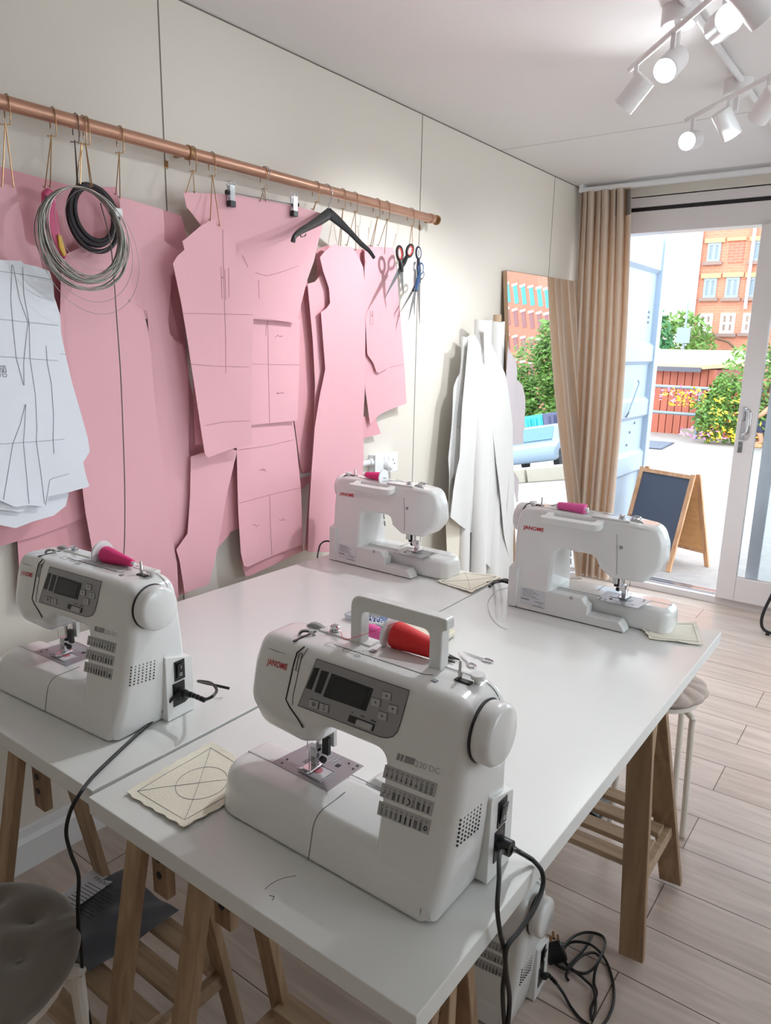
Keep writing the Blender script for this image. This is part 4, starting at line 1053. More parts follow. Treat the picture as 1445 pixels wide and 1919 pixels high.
make_card('pattern_piece', -1.905, [(224, 368), (262, 380), (305, 393), (308, 430), (307, 451), (336, 471), (326, 490), (322, 520), (318, 560), (315, 600), (318, 625), (330, 640), (345, 647), (352, 690), (353, 848), (357, 860), (356, 930), (345, 1000), (342, 1030), (325, 1032), (300, 960), (292, 800), (285, 700), (276, 600), (245, 570), (230, 540), (224, 450)], m_pink, 'pink card trouser block with curved crotch right of the wire coil', group=G, curl=.012, amp=.004,
          lines=[[(244, 570), (262, 580), (274, 584)], [(274, 585), (276, 600), (270, 584)]])
make_card('pattern_piece', -1.895, [(115, 480), (225, 430), (242, 565), (270, 582), (283, 640), (288, 720), (298, 820), (312, 930), (322, 1010), (330, 1055), (332, 1120), (190, 1120), (160, 960), (150, 880), (128, 740), (112, 600)], m_pink, 'long pink card skirt panel hanging below the wire coil', group=G, curl=.010, amp=.004,
          lines=[])
make_card('pattern_piece', -1.912, [(288, 640), (310, 720), (312, 760), (322, 900), (345, 930), (352, 1005), (345, 1060), (330, 1062), (318, 1000), (300, 850)], m_pink2, 'narrow pink card strip beside the trouser block', group=G, curl=.006, amp=.003)
make_card('pattern_piece', -1.925, [(290, 860), (345, 850), (380, 900), (372, 1040), (352, 1112), (318, 1118), (300, 1000)], m_pink2, 'pink card backing piece low between the long skirt panel and the wide leg piece', group=G)
make_card('pattern_piece', -1.885, [(358, 856), (420, 835), (445, 845), (425, 930), (412, 1010), (402, 1060), (392, 1096), (346, 1112), (336, 1050), (330, 1030), (352, 1000), (357, 930)], m_pink, 'wide pink card leg piece ending just above the table behind the left machine', group=G, curl=.010, amp=.004)
make_card('pattern_piece', -1.925, [(400, 900), (445, 860), (447, 990), (410, 1007), (395, 1000)], m_pink2, 'small pink card edge low between the leg piece and the lined skirt', group=G, curl=.004, amp=.002)
make_card('pattern_piece', -1.865, [(-60, 345), (0, 344), (29, 347), (40, 400), (48, 448), (55, 458), (70, 463), (78, 500), (85, 560), (60, 600), (-60, 600)], m_pink, 'pink card bodice piece at the left edge above the white pattern', group=G, curl=.008, amp=.003)
# middle
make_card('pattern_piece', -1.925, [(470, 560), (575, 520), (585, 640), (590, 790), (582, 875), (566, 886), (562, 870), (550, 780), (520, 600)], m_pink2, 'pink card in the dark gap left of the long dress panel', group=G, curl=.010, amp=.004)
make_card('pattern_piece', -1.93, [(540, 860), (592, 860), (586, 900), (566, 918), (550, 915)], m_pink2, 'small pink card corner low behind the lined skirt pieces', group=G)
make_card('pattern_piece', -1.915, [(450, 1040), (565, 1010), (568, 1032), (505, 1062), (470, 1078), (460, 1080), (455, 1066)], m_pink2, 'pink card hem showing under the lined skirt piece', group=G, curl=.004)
make_card('pattern_piece', -1.900, [(443, 840), (470, 790), (550, 788), (556, 830), (564, 920), (566, 1020), (464, 1062), (455, 1060), (449, 1035), (445, 960)], m_pink, 'pink card skirt piece with ruled lines at the bottom of the middle group', group=G, curl=.014, amp=.004,
          lines=[[(446, 843), (500, 836), (551, 824)], [(447, 943), (505, 928), (563, 914)], [(506, 928), (508, 985), (511, 1040)], sq(487, 881, 12, 3, 10, 3), sq(474, 985, 12, 3, 10, 4), sq(524, 973, 12, 3, 10, 5)])
make_card('pattern_piece', -1.888, [(446, 595), (562, 598), (560, 700), (556, 788), (505, 793), (443, 800), (444, 700)], m_pink, 'pink card skirt piece with a ruled cross directly under the clipped bodice', group=G, curl=.006, amp=.003,
          lines=[[(466, 682), (560, 684)], [(502, 600), (503, 684), (505, 792)], sq(515, 630, 14, 3, 10, 6), sq(517, 738, 15, 3, 10, 7), sq(462, 738, 6, 3, 5, 8), [(500, 608), (498, 630)]])
make_card('pattern_piece', -1.900, [(344, 470), (352, 560), (352, 640), (362, 700), (366, 833), (380, 834), (384, 760), (372, 600)], m_pink2, 'narrow pink card second layer peeking out left of the sleeve piece', group=G, curl=.006, amp=.002)
make_card('pattern_piece', -1.868, [(344, 359), (362, 361), (430, 364), (500, 376), (560, 388), (600, 399), (605, 410), (604, 424), (596, 455), (588, 490), (575, 525), (566, 562), (556, 606), (530, 602), (470, 598), (430, 600), (400, 560), (392, 470), (378, 424), (362, 402), (350, 388)], m_pink, 'wide pink card bodice held by the clip hanger', group=G, curl=.010, amp=.003,
          lines=[[(454, 478), (464, 500), (480, 512), (500, 517), (520, 512), (560, 498)], [(484, 525), (486, 560)], [(472, 598), (500, 598), (540, 604)]])
make_card('pattern_piece', -1.842, [(342, 452), (350, 446), (376, 424), (396, 412), (404, 412), (410, 418), (416, 424), (428, 430), (434, 444), (444, 466), (452, 485), (464, 500), (479, 508), (477, 560), (472, 640), (470, 720), (469, 790), (470, 831), (430, 844), (391, 858), (385, 850), (379, 815), (366, 730), (352, 640), (340, 570), (324, 494), (332, 480), (346, 468)], m_pink, 'pink card sleeve piece hanging in front from a single hook', group=G, curl=.018, amp=.004,
          lines=[[(418, 430), (420, 520), (424, 640), (424, 700)], [(340, 587), (400, 588), (474, 590)], [(354, 682), (400, 686), (466, 688)], [(386, 798), (420, 791), (466, 788)], sq(416, 520, 2, 3, 4, 10), [(415, 500), (417, 560)], [(422, 505), (424, 562)], [(429, 502), (430, 558)]])
# right
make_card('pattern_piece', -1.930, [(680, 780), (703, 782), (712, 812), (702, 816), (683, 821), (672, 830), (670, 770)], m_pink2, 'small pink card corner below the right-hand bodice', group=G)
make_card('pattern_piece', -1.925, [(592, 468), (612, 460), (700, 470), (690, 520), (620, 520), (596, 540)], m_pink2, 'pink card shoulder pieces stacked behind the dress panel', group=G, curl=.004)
make_card('pattern_piece', -1.912, [(682, 461), (737, 464), (739, 470), (745, 520), (749, 575), (754, 640), (758, 700), (760, 756), (735, 766), (712, 777), (694, 796), (690, 770), (684, 730), (680, 600)], m_pink, 'pink card bodice back at the right end of the row', group=G, curl=.010, amp=.003,
          lines=[[(686, 526), (742, 525)], [(688, 592), (700, 596), (750, 592)], [(730, 689), (757, 682)]])
make_card('pattern_piece', -1.900, [(684, 468), (720, 470), (732, 540), (740, 610), (744, 660), (728, 688), (712, 699), (706, 697), (700, 680), (688, 664), (683, 560)], m_pink, 'short pink card facing laid over the right-hand bodice', group=G, curl=.008, amp=.002, lines=[sq(696, 590, 2, 10, 3, 12), [(694, 582), (694, 608), (699, 608), (699, 582)]])
make_card('pattern_piece', -1.895, [(576, 532), (590, 528), (598, 518), (610, 495), (640, 510), (660, 700), (640, 900), (590, 1034), (568, 1031), (573, 980), (580, 900), (588, 800), (590, 720), (586, 640)], m_pink, 'pink card side panel with curved armhole left of the long dress panel', group=G, curl=.008, amp=.003, lines=[[(598, 520), (604, 508), (612, 535), (619, 560), (619, 572), (611, 580), (603, 588)], [(602, 590), (606, 640), (609, 690)]])
make_card('pattern_piece', -1.872, [(600, 482), (610, 470), (628, 457), (640, 462), (658, 463), (664, 470), (672, 482), (680, 500), (684, 540), (684, 620), (683, 720), (680, 780), (680, 860), (676, 905), (650, 970), (622, 1035), (575, 1034), (578, 960), (584, 880), (590, 800), (600, 740), (610, 692), (606, 640), (602, 585), (612, 578), (619, 568), (617, 540), (606, 508)], m_pink, 'long pink card dress panel hanging below the black hanger', group=G, curl=.012, amp=.003)
# white printed paper pattern
for k, (pts, X_, lab) in enumerate((
    ([(-60, 900), (60, 890), (128, 925), (122, 948), (100, 966), (60, 978), (30, 990), (0, 984), (-60, 980)], -1.858, 'white paper sheet at the back of the white stack with rounded lower corner'),
    ([(-60, 780), (60, 760), (150, 840), (165, 912), (130, 922), (92, 930), (88, 945), (60, 948), (40, 960), (0, 955), (-60, 950)], -1.850, 'white paper sheet in the middle of the white stack'))):
    make_card('paper_pattern', X_, pts, m_paper, lab, group='white paper patterns at the left edge', curl=.008, amp=.003)
def imirror(): pass
wp = make_card('paper_pattern', -1.840, [(-60, 484), (0, 487), (40, 489), (44, 494), (70, 500), (92, 508), (99, 530), (101, 556), (112, 590), (114, 625), (122, 665), (135, 720), (152, 780), (163, 822), (166, 846), (153, 868), (158, 890), (165, 910), (130, 922), (92, 930), (86, 950), (55, 947), (28, 950), (0, 938), (-60, 936)], m_paper, 'white paper pattern with printed darts hanging in front at the left edge', group='white paper patterns at the left edge', curl=.014, amp=.003,
    mline=m_ink, lines=[[(0, 508), (52, 516), (96, 524)], [(0, 598), (52, 604), (108, 610)], [(0, 668), (56, 672), (108, 676)], [(0, 832), (60, 828), (120, 823)],
                        [(22, 496), (20, 560), (23, 600), (30, 670), (38, 700), (44, 722)], [(24, 496), (36, 560), (52, 604), (44, 680), (45, 722)], [(42, 500), (44, 550), (54, 604), (56, 672), (66, 740), (69, 800), (68, 828), (76, 880), (84, 944)],
                        [(86, 648), (88, 680), (96, 720), (100, 780), (99, 825), (101, 850)], [(47, 758), (38, 795), (24, 832), (16, 880), (6, 936)], [(48, 758), (46, 800), (44, 830), (50, 890), (55, 944)], [(112, 663), (122, 664)],
                        [(93, 900), (100, 896), (128, 888)], [(93, 900), (86, 948)]],
    texts=[('CLOSED', .0125, 13, 700, PI), ('FRONT', .0125, 12, 692, PI), ('SIZE', .0125, 11, 685, PI)])

# hooks: (rail pixel x, leg ends)
H_ = [(12, [(26, 352, -1.862), (4, 350, -1.862)], 'left-most brass hook at the picture edge holding the left bodice'),
      (98, [(84, 353, -1.90), (94, 352, -1.90)], 'brass hook holding the pink cutting tool'),
      (141, [(146, 372, -1.80), (147, 350, -1.80)], 'dark hook holding the steel wire coil'),
      (154, [(142, 352, -1.85), (150, 350, -1.86)], 'brass hook behind the steel wire coil, first of a close pair'),
      (161, [(170, 352, -1.83), (173, 350, -1.83)], 'brass hook holding the black coil'),
      (224, [(217, 366, -1.90), (225, 372, -1.90)], 'brass hook right of the black coil'),
      (361, [(348, 362, -1.868), (365, 362, -1.868)], 'brass hook at the top left of the clipped bodice'),
      (397, [(394, 414, -1.838), (412, 424, -1.838)], 'long brass hook holding the front sleeve piece'),
      (494, [(487, 378, -1.866), (498, 378, -1.866)], 'brass hook behind the clip hanger'),
      (592, [(586, 394, -1.866), (588, 394, -1.866)], 'brass hook left of the black hanger'),
      (641, [(634, 462, -1.874), (638, 463, -1.874)], 'brass hook just right of the black hanger neck'),
      (664, [(650, 461, -1.874), (667, 470, -1.89)], 'brass hook with spread legs behind the black hanger arm'),
      (706, [(694, 462, -1.905), (698, 462, -1.905)], 'brass hook left of the pair over the right-hand bodice'),
      (724, [(709, 461, -1.905), (720, 482, -1.905)], 'brass hook with a slanting leg over the right-hand bodice'),
      (770, [(766, 466, -1.85), (773, 470, -1.85)], 'right-most brass hook holding the scissors')]
for x, lg_, lab in H_: hook(x, lg_, lab, m_brass if x != 141 else mat('dark_wire', (96, 86, 80), .4, metal=.8))

# clip hanger
ch = empty('clip_hanger', on(495, 330, 'x', -1.86)); c0 = Vector(ch.location)
b = MB(); b.tube([on(440, 362, 'x', -1.862)-c0, on(548, 383, 'x', -1.862)-c0], .002, 8); b.build('bar', m_chrome, ch)
hy = on(497, 325, 'x', XP).y
b = MB(); R_ = .022
b.tube([Vector((XP, hy, rail_z))+Vector((-R_*math.cos(t), .0, R_*math.sin(t)))-c0 for t in [PI*k/10 for k in range(0, 11)]]+[on(500, 345, 'x', -1.862)-c0, on(492, 360, 'x', -1.862)-c0, on(495, 371, 'x', -1.862)-c0], .0018, 8); b.build('hanger_hook', m_chrome, ch)
for px_ in (433, 551):
    c = on(px_, 365 if px_ < 500 else 385, 'x', -1.855)-c0
    k_ = MB().box(c+Vector((-.008, -.010, -.028)), c+Vector((-.003, .010, .028))).box(c+Vector((.003, -.010, -.028)), c+Vector((.008, .010, .028)))
    k_.tube([c+Vector((.006, .004+.008*math.cos(t), .032+.009*math.sin(t))) for t in [2*PI*j/12 for j in range(12)]], .002, 6, closed=True)
    k_.tube([c+Vector((-.006, -.004+.008*math.cos(t), .032+.009*math.sin(t))) for t in [2*PI*j/12 for j in range(12)]], .002, 6, closed=True)
    cl_ = k_.build('clip', m_chrome, ch, bevel=.0015)
    MB().box(c+Vector((-.009, -.011, -.036)), c+Vector((.010, .011, -.018))).build('rubber_pad', m_black, cl_, bevel=.001)
    MB().lathe([(0, 0), (.007, 0), (.007, .008), (0, .008)], c+Vector((0, -.02 if px_ < 500 else .012, .005)), (0, 1, 0), 14).build('bar_stop', m_black, cl_)
tag(ch, 'chrome trouser hanger with two clips gripping the wide pink bodice', 'hanger')

# black plastic hanger (turned, slants outwards)
bh = empty('coat_hanger', on(617, 395, 'x', -1.84)); c0 = Vector(bh.location)
nk = on(617, 396, 'x', -1.84)
LA = on(551, 447, 'x', -1.70); RA = on(700, 480, 'x', -1.93)
# arms hang across the rail: near arm towards the room, far arm towards the wall
la = [on(617, 400, 'x', -1.84), on(600, 412, 'x', -1.82), on(580, 424, 'x', -1.79), on(562, 434, 'x', -1.76), on(552, 443, 'x', -1.745), on(549, 454, 'x', -1.745)]
ra = [on(617, 400, 'x', -1.84), on(634, 414, 'x', -1.845), on(655, 434, 'x', -1.85), on(676, 456, 'x', -1.855), on(692, 470, 'x', -1.86), on(701, 483, 'x', -1.86)]
for arm, rs in ((la, [.034, .030, .022, .018, .015, .012]), (ra, [.034, .030, .021, .018, .015, .012])):
    mb = MB(); cp = catmull([p-c0 for p in arm], 6); rr = []
    n_ = len(cp)
    rings = []
    for i, p in enumerate(cp):
        t = i/(n_-1)*(len(rs)-1); k_ = min(int(t), len(rs)-2); r_ = rs[k_]*(1-(t-k_))+rs[k_+1]*(t-k_)
        d = (cp[min(i+1, n_-1)]-cp[max(i-1, 0)]).normalized(); w = Vector((0, 0, 1)); w = (w-d*w.dot(d)).normalized(); s_ = d.cross(w)
        rings.append([p+w*r_*math.cos(a)*.62+s_*.006*math.sin(a) for a in [2*PI*j/12 for j in range(12)]])
    mb.loft(rings); mb.build('arm', m_black, bh)
hy = on(612, 362, 'x', XP).y
MB().tube(catmull([Vector((XP-.021, hy, rail_z-.01))-c0, Vector((XP-.02, hy, rail_z+.008))-c0, Vector((XP, hy, rail_z+.0215))-c0, Vector((XP+.021, hy+.004, rail_z+.004))-c0, Vector((XP+.022, hy+.006, rail_z-.02))-c0, on(616, 385, 'x', -1.845)-c0, on(617, 398, 'x', -1.84)-c0], 5), .0017, 8).build('hanger_hook', m_chrome, bh)
MB().tube([la[3]-c0+Vector((0, 0, -.006)), la[3]-c0+Vector((.0, .006, -.016)), la[3]-c0+Vector((0, .024, -.012)), la[3]-c0+Vector((0, .03, -.004))], .002, 6).build('strap_hook', m_black, bh)
tag(bh, 'black plastic coat hanger with no garment on the copper rail', 'hanger')

# wire coil
Xc = -1.80
wc = empty('wire_coil', on(148, 352, 'x', Xc)); c0 = Vector(wc.location)
R0 = (on(153, 352, 'x', Xc).z-on(153, 545, 'x', Xc).z)/2
mb = MB(); rr = random.Random(4)
for k in range(26):
    rz_ = R0*rr.uniform(.84, 1.0); ry_ = rz_*rr.uniform(.93, 1.03); sh = rr.uniform(-.006, .012); dx = .012*k/26+rr.uniform(-.002, .002)
    mb.tube([Vector((dx+.006*math.sin(t*2+k), sh*(1-math.cos(t))*.5+ry_*math.sin(t), -rz_+rz_*math.cos(t))) for t in [2*PI*j/48 for j in range(48)]], .0014, 5, closed=True)
for rz_, sh in ((R0*1.22, .03), (R0*1.1, .02), (R0*.78, .03)):
    mb.tube([Vector((.012, sh*(1-math.cos(t))*.5+rz_*.92*math.sin(t), -rz_+rz_*math.cos(t))) for t in [2*PI*j/48 for j in range(48)]], .0007, 5, closed=True)
mb.tube([Vector((.01, .02+R0*.56*math.sin(t), -R0*.62+R0*.6*math.cos(t))) for t in [2*PI*j/40 for j in range(8, 40)]], .0006, 5)
mb.build('wire_turns', mat('grey_steel_wire', (150, 148, 140), .4, metal=.4, var=.25, scale=30), wc)
tail = [on(188, 380, 'x', Xc), on(204, 440, 'x', Xc), on(212, 500, 'x', Xc), on(219, 600, 'x', Xc), on(226, 700, 'x', Xc), on(231, 820, 'x', Xc), on(234, 930, 'x', Xc), on(233, 1022, 'x', Xc), on(228, 1075, 'x', Xc)]
MB().tube([p-c0 for p in catmull(tail, 6)], .0016, 6).build('wire_tail', mat('dark_grey_wire', (110, 104, 98), .5, metal=.3), wc)
tag(wc, 'grey steel wire coil hanging on the hook with one long end trailing down', 'wire coil')
bc_ = empty('boning_coil', on(170, 352, 'x', -1.862)); c0 = Vector(bc_.location)
mb = MB()
for R_, cy, th_ in ((.066, .0, .0080), (.061, .008, .0070), (.074, .004, .0065)):
    cz = -R_-.002
    mb.tube([Vector((.010*math.sin(t+R_*60)*.4, cy+R_*math.sin(t), cz+R_*1.12*math.cos(t))) for t in [2*PI*j/44 for j in range(44)]], th_, 7, closed=True)
mb.build('coil_turns', mat('black_boning', (34, 28, 34), .6, var=.2), bc_)
MB().box((-.010, .062, -.062), (.012, .085, -.040)).build('tape_wrap', m_pot, bc_, bevel=.003)
tag(bc_, 'black boning coil wrapped with white tape, behind the steel wire coil', 'coil')
# pink rotary cutter
rc = empty('rotary_cutter', on(95, 360, 'x', -1.87)); c0 = Vector(rc.location)
ring = [on(84, 352, 'x', -1.87), on(98, 362, 'x', -1.87), on(101, 395, 'x', -1.87), on(108, 440, 'x', -1.87), on(120, 475, 'x', -1.87), on(116, 488, 'x', -1.87), on(100, 470, 'x', -1.87), on(84, 430, 'x', -1.87), on(76, 400, 'x', -1.87), on(75, 360, 'x', -1.87)]
MB().prism([p-c0 for p in ring], (.018, 0, 0)).build('handle', m_toolpink, rc, smooth=False, bevel=.006)
MB().prism([on(*p, 'x', -1.852)-c0 for p in ((84, 366), (93, 368), (93, 380), (86, 382))], (.0012, 0, 0)).build('hanging_hole', mat('tool_hole', (80, 50, 50), .7), rc, smooth=False)
MB().prism([on(*p, 'x', -1.868)-c0 for p in ((100, 440), (108, 444), (116, 478), (112, 482), (103, 465))], (.022, 0, 0)).build('blade_guard', m_yellow, rc, smooth=False, bevel=.002)
tag(rc, 'pink handled rotary cutter hanging behind the wire coil', 'cutter')

# scissors on the last hook
def wall_scissors(X_, A, B, r, mh1, mh2, label, bw=.012):
    """A, B = (tip px, loop px)"""
    root = empty('dressmaking_scissors', on(*A[1], 'x', X_)); c0 = Vector(root.location)
    for i, (tp_, lp, mh) in enumerate(((A[0], A[1], mh1), (B[0], B[1], mh2))):
        a = on(*tp_, 'x', X_+.004*i)-c0; b_ = on(*lp, 'x', X_+.004*i)-c0; d = (b_-a).normalized(); n_ = Vector((0, -d.z, d.y)); L_ = (b_-a).length
        s1 = a+d*(L_*.62)
        MB().prism([a, a+d*L_*.25+n_*bw*.35, s1+n_*bw*.55, s1-n_*bw*.5, a+d*L_*.25-n_*bw*.2], (.0025, 0, 0)).build('blade', m_steel, root, smooth=False, bevel=.0006)
        e = b_-d*r*1.2
        MB().tube([s1-d*.01+Vector((.001, 0, 0)), (s1+e)/2+Vector((.001, 0, 0)), e], [bw*.42, bw*.5, bw*.34], 8).build('shank', mh, root)
        MB().tube([b_+d*math.cos(t)*r*1.3+n_*math.sin(t)*r*.9 for t in [2*PI*k/20 for k in range(20)]], r*.26, 8, closed=True).build('finger_loop', mh, root)
        MB().tube([b_+d*math.cos(t)*r*1.0+n_*math.sin(t)*r*.66+Vector((.001, 0, 0)) for t in [2*PI*k/20 for k in range(20)]], r*.14, 6, closed=True).build('loop_lining', m_redhandle if mh is m_black else m_pot, root)
    tag(root, label, 'scissors', 'scissors hanging on the last hook')
wall_scissors(-1.815, ((720, 560), (768, 470)), ((756, 553), (749, 475)), .021, m_black, m_black, 'large dressmaking scissors with red lined black grips, blade tip pointing left', .021)
wall_scissors(-1.838, ((786, 607), (784, 474)), ((765, 601), (788, 504)), .018, mat('navy_grip', (40, 44, 62), .35), m_blue, 'scissors with blue and navy grips behind the red lined pair, hanging lowest', .019)
wall_scissors(-1.862, ((776, 590), (778, 500)), ((750, 585), (790, 516)), .014, mat('white_grip', (214, 218, 224), .35), mat('navy_grip', (40, 44, 62), .35), 'small scissors with a white and a navy grip, rear-most against the wall', .014)

# ---- wall socket
sc_ = empty('wall_socket', on(722, 864, 'x', XW)); c0 = Vector(sc_.location)
y0_, y1_ = on(700, 864, 'x', XW+.03).y, on(742, 864, 'x', XW+.03).y; zt_, zb_ = on(722, 846, 'x', XW+.03).z, on(722, 888, 'x', XW+.03).z
cy_ = (y0_+y1_)/2; hz_ = .043
MB().box((0.0, y0_-c0.y, -hz_), (.034, y1_-c0.y, hz_)).build('back_box', m_pot, sc_, smooth=False, bevel=.003)
MB().box((.034, y0_-c0.y-.001, -hz_-.001), (.041, y1_-c0.y+.001, hz_+.001)).build('face_plate', m_pot, sc_, smooth=False, bevel=.002)
wd_ = y1_-y0_
for k in (-1, 1):
    MB().box((.041, cy_-c0.y+k*wd_*.10-.006, .012), (.0445, cy_-c0.y+k*wd_*.10+.006, .03)).build('rocker', m_pot, sc_, smooth=False, bevel=.002)
mb = MB(); yb_ = cy_-c0.y+wd_*.28
for dy, dz, w_, h_ in ((0, .010, .002, .004), (-.011, -.008, .004, .0022), (.011, -.008, .004, .0022)): mb.box((.0405, yb_+dy-w_, dz-h_), (.0416, yb_+dy+w_, dz+h_))
mb.build('pin_hole', m_dark, sc_, smooth=False)
tag(sc_, 'white double wall socket on the wall behind the far machine', 'socket')
pg = empty('wall_plug', c0+Vector((.041, -wd_*.26, -.01)))
MB().lathe([(0, 0), (.022, 0), (.024, .006), (.021, .022), (.012, .030), (0, .031)], (0, 0, 0), (1, 0, 0), 28).build('plug_body', m_pot, pg)
MB().tube(catmull([(.02, 0, -.018), (.022, .0, -.035), (.02, .004, -.07)], 5), .003, 8).build('flex', m_pot, pg)
tag(pg, 'round white plug pushed into the wall socket', 'plug')
cd = MB().cyl((XW+.018, 1.4, c0.z+.012), (XW+.018, y0_, c0.z+.012), .0125, n=20); o = cd.build('conduit', m_pot)
MB().cyl((XW+.018, y0_-.018, c0.z+.012), (XW+.018, y0_, c0.z+.012), .017, n=20).build('coupling', m_pot, o)
tag(o, 'white cable conduit running behind the patterns into the wall socket', 'conduit')

# ================================================================== MIRROR
mtl = (3.668, 1.948); leanx = .105
mr = empty('leaning_mirror', (-1.80, 4.05, 0))
MA = math.radians(5.5); MU = Vector((math.sin(MA), math.cos(MA), 0)); MN = Vector((math.cos(MA), -math.sin(MA), .105)).normalized(); MV = MN.cross(MU); MV = -MV if MV.z < 0 else MV
m0_ = on(949, 506, 'x', -1.928); wM = .785; hM = (m0_.z-.02)/MV.z
mp_ = [m0_, m0_+MU*wM, m0_+MU*wM-MV*hM, m0_-MV*hM]
loc = Vector(mr.location)
MB().prism([Vector(p)-loc for p in mp_], -MN*.022).build('mirror_backing', m_mirrorwood, mr, smooth=False)
MB().prism([Vector(p)-loc+MN*.0015+MU*(.004 if i in (0, 3) else -.004)+MV*(-.004 if i < 2 else .004) for i, p in enumerate(mp_)], -MN*.001).build('mirror_glass', m_mirror, mr, smooth=False)
tag(mr, 'tall frameless mirror leaning against the wall beside the curtain', 'mirror')
def refl(px, py, ax, v):
    p = onp(px, py, mp_[0], MN); d = (p-CAM).normalized(); d = d-2*d.dot(MN)*MN
    k = 'xyz'.index(ax); return p+d*((v-p[k])/d[k])

# ================================================================== FABRIC ROLLS
def roll(name, px, py, X_, r, label, m, zb=.0, tube=True, m_t=m_card, out=0.):
    tp_ = on(px, py, 'x', X_); root = empty(name, (X_+.05, tp_.y-.05, zb))
    top = tp_-Vector(root.location); bot = Vector((.03, 0, .0))
    rnd = random.Random(int(px)); rings = []
    for k in range(26):
        t = k/25; c = bot.lerp(top, t)
        rings.append([c+Vector((r*(1+.05*math.sin(3*a+9*t+px))*math.cos(a), r*(1+.05*math.sin(2*a+7*t))*math.sin(a), .004*math.sin(a*2))) for a in [2*PI*j/24 for j in range(24)]])
    MB().loft(rings).build('cloth_winding', m, root)
    if tube:
        d = (top-bot).normalized()
        MB().tube([top-d*.01, top+d*.035], r*.55, 16).build('core_tube', m_t, root)
    tag(root, label, 'fabric roll', 'fabric rolls leaning in the corner'); return root
roll('fabric_roll', 906, 600, -1.83, .043, 'tall white fabric roll leaning against the wall beside the mirror', m_white_cloth, tube=False)
roll('fabric_roll', 932, 603, -1.885, .040, 'white fabric roll on a cardboard tube right behind the tallest roll', m_white_cloth)
roll('fabric_roll', 876, 632, -1.88, .030, 'shorter crumpled white fabric roll at the left of the group', m_white_cloth, tube=False)
dr = 'lengths of cloth draped from the rolls'
make_card('draped_cloth', -1.80, [(880, 640), (893, 626), (900, 640), (925, 720), (928, 770), (926, 800), (935, 870), (948, 940), (956, 1010), (960, 1090), (940, 1085), (893, 1036), (895, 1005), (838, 968), (845, 920), (862, 860), (868, 760)], m_white_cloth, 'white cotton length falling in a triangle from the tallest roll', cat='draped cloth', group=dr, curl=.05, amp=.010, k=14, th=.0014)
make_card('draped_cloth', -1.80+.012, [(905, 606), (922, 640), (945, 700), (962, 800), (965, 900), (962, 1000), (962, 1080), (945, 1000), (930, 870), (924, 800), (926, 720), (908, 680)], m_white_cloth, 'white cotton fold hanging down the right side of the tallest roll', cat='draped cloth', group=dr, curl=.03, amp=.007, k=18, th=.0014)
make_card('draped_cloth', -1.845, [(838, 968), (870, 960), (960, 1000), (970, 1120), (845, 1120), (840, 1050)], m_cream_cloth, 'cream cloth hanging behind the white one down to the table height', cat='draped cloth', group=dr, curl=.02, amp=.008, k=22, th=.0014)
make_card('draped_cloth', -1.845, [(867, 635), (885, 628), (888, 700), (872, 760), (873, 780), (858, 800), (866, 850), (850, 900), (846, 990), (838, 960), (836, 860), (843, 800), (852, 730), (862, 700)], m_white_cloth, 'crumpled white cloth end at the left of the rolls', cat='draped cloth', group=dr, curl=.02, amp=.010, k=60, th=.0014)
make_card('draped_cloth', -1.80, [(952, 640), (963, 672), (968, 705), (978, 720), (984, 770), (986, 800), (980, 812), (984, 830), (960, 835), (958, 860), (970, 900), (966, 990), (960, 1080), (952, 1060), (945, 900), (948, 760)], m_grey_cloth, 'pale lilac cloth hanging in front of the mirror edge', cat='draped cloth', group=dr, curl=.02, amp=.010, k=50, th=.0014)

# ================================================================== STOOLS
def tufted(name, c, R_, h_, m, seg, btn, parent):
    def fn(u, v):
        a = 2*PI*u; t = v
        # profile from bottom centre over rim to top centre
        ang = -PI/2+PI*t
        rr_ = max(math.cos(ang), 0)**.7
        lob = 1+.03*abs(math.cos(a*seg/2))-.015 if seg else 1+.012*math.cos(a*14)*(1 if .25 < t < .8 else 0)*0
        rr_ = rr_*R_*lob
        z = h_/2+h_/2*math.copysign(abs(math.sin(ang))**.8, math.sin(ang))
        if t > .5 and seg: z -= .010*(1-abs(math.cos(a*seg/2)))**2*min(1, rr_/R_*1.3)
        return Vector((rr_*math.cos(a), rr_*math.sin(a), z))
    mb = MB().grid(fn, 96, 28)
    if btn:
        for i, v in enumerate(mb.v):
            for bx_, by_ in btn:
                d = math.hypot(v.x-bx_, v.y-by_)
                if v.z > h_*.5: v.z -= .022*math.exp(-(d/.028)**2)
    return mb
def stool(px, py, zs, R_, h_, label, m, mleg, seg, btn=None, group=None, cx=None, cy=None, legr=.012, rot=0.4):
    c = on(px, py, 'z', zs) if cx is None else Vector((cx, cy, zs))
    root = empty('stool', (c.x, c.y, 0), rot)
    o = tufted('seat', c, R_, h_, m, seg, btn, root).build('seat_cushion', m, root, ang=80); o.location = (0, 0, zs-h_)
    if btn:
        for bx_, by_ in btn: MB().lathe([(0, 0), (.006, .0), (.005, .003), (0, .004)], (bx_, by_, zs-.026), n=12).build('button', m, root)
    MB().lathe([(0, 0), (R_*.86, 0), (R_*.86, .014), (0, .014)], (0, 0, zs-h_-.012)).build('seat_base', mleg, root)
    for k in range(4):
        a = PI/4+k*PI/2; p0 = Vector((R_*.55*math.cos(a), R_*.55*math.sin(a), zs-h_-.01)); p1 = Vector((R_*.92*math.cos(a), R_*.92*math.sin(a), zs-h_-.03)); p2 = Vector((R_*1.03*math.cos(a), R_*1.03*math.sin(a), .004))
        MB().tube(catmull([p0, p1, p1.lerp(p2, .1), p2], 6), legr, 10).build('leg', mleg, root)
    tag(root, label, 'stool', group); return root
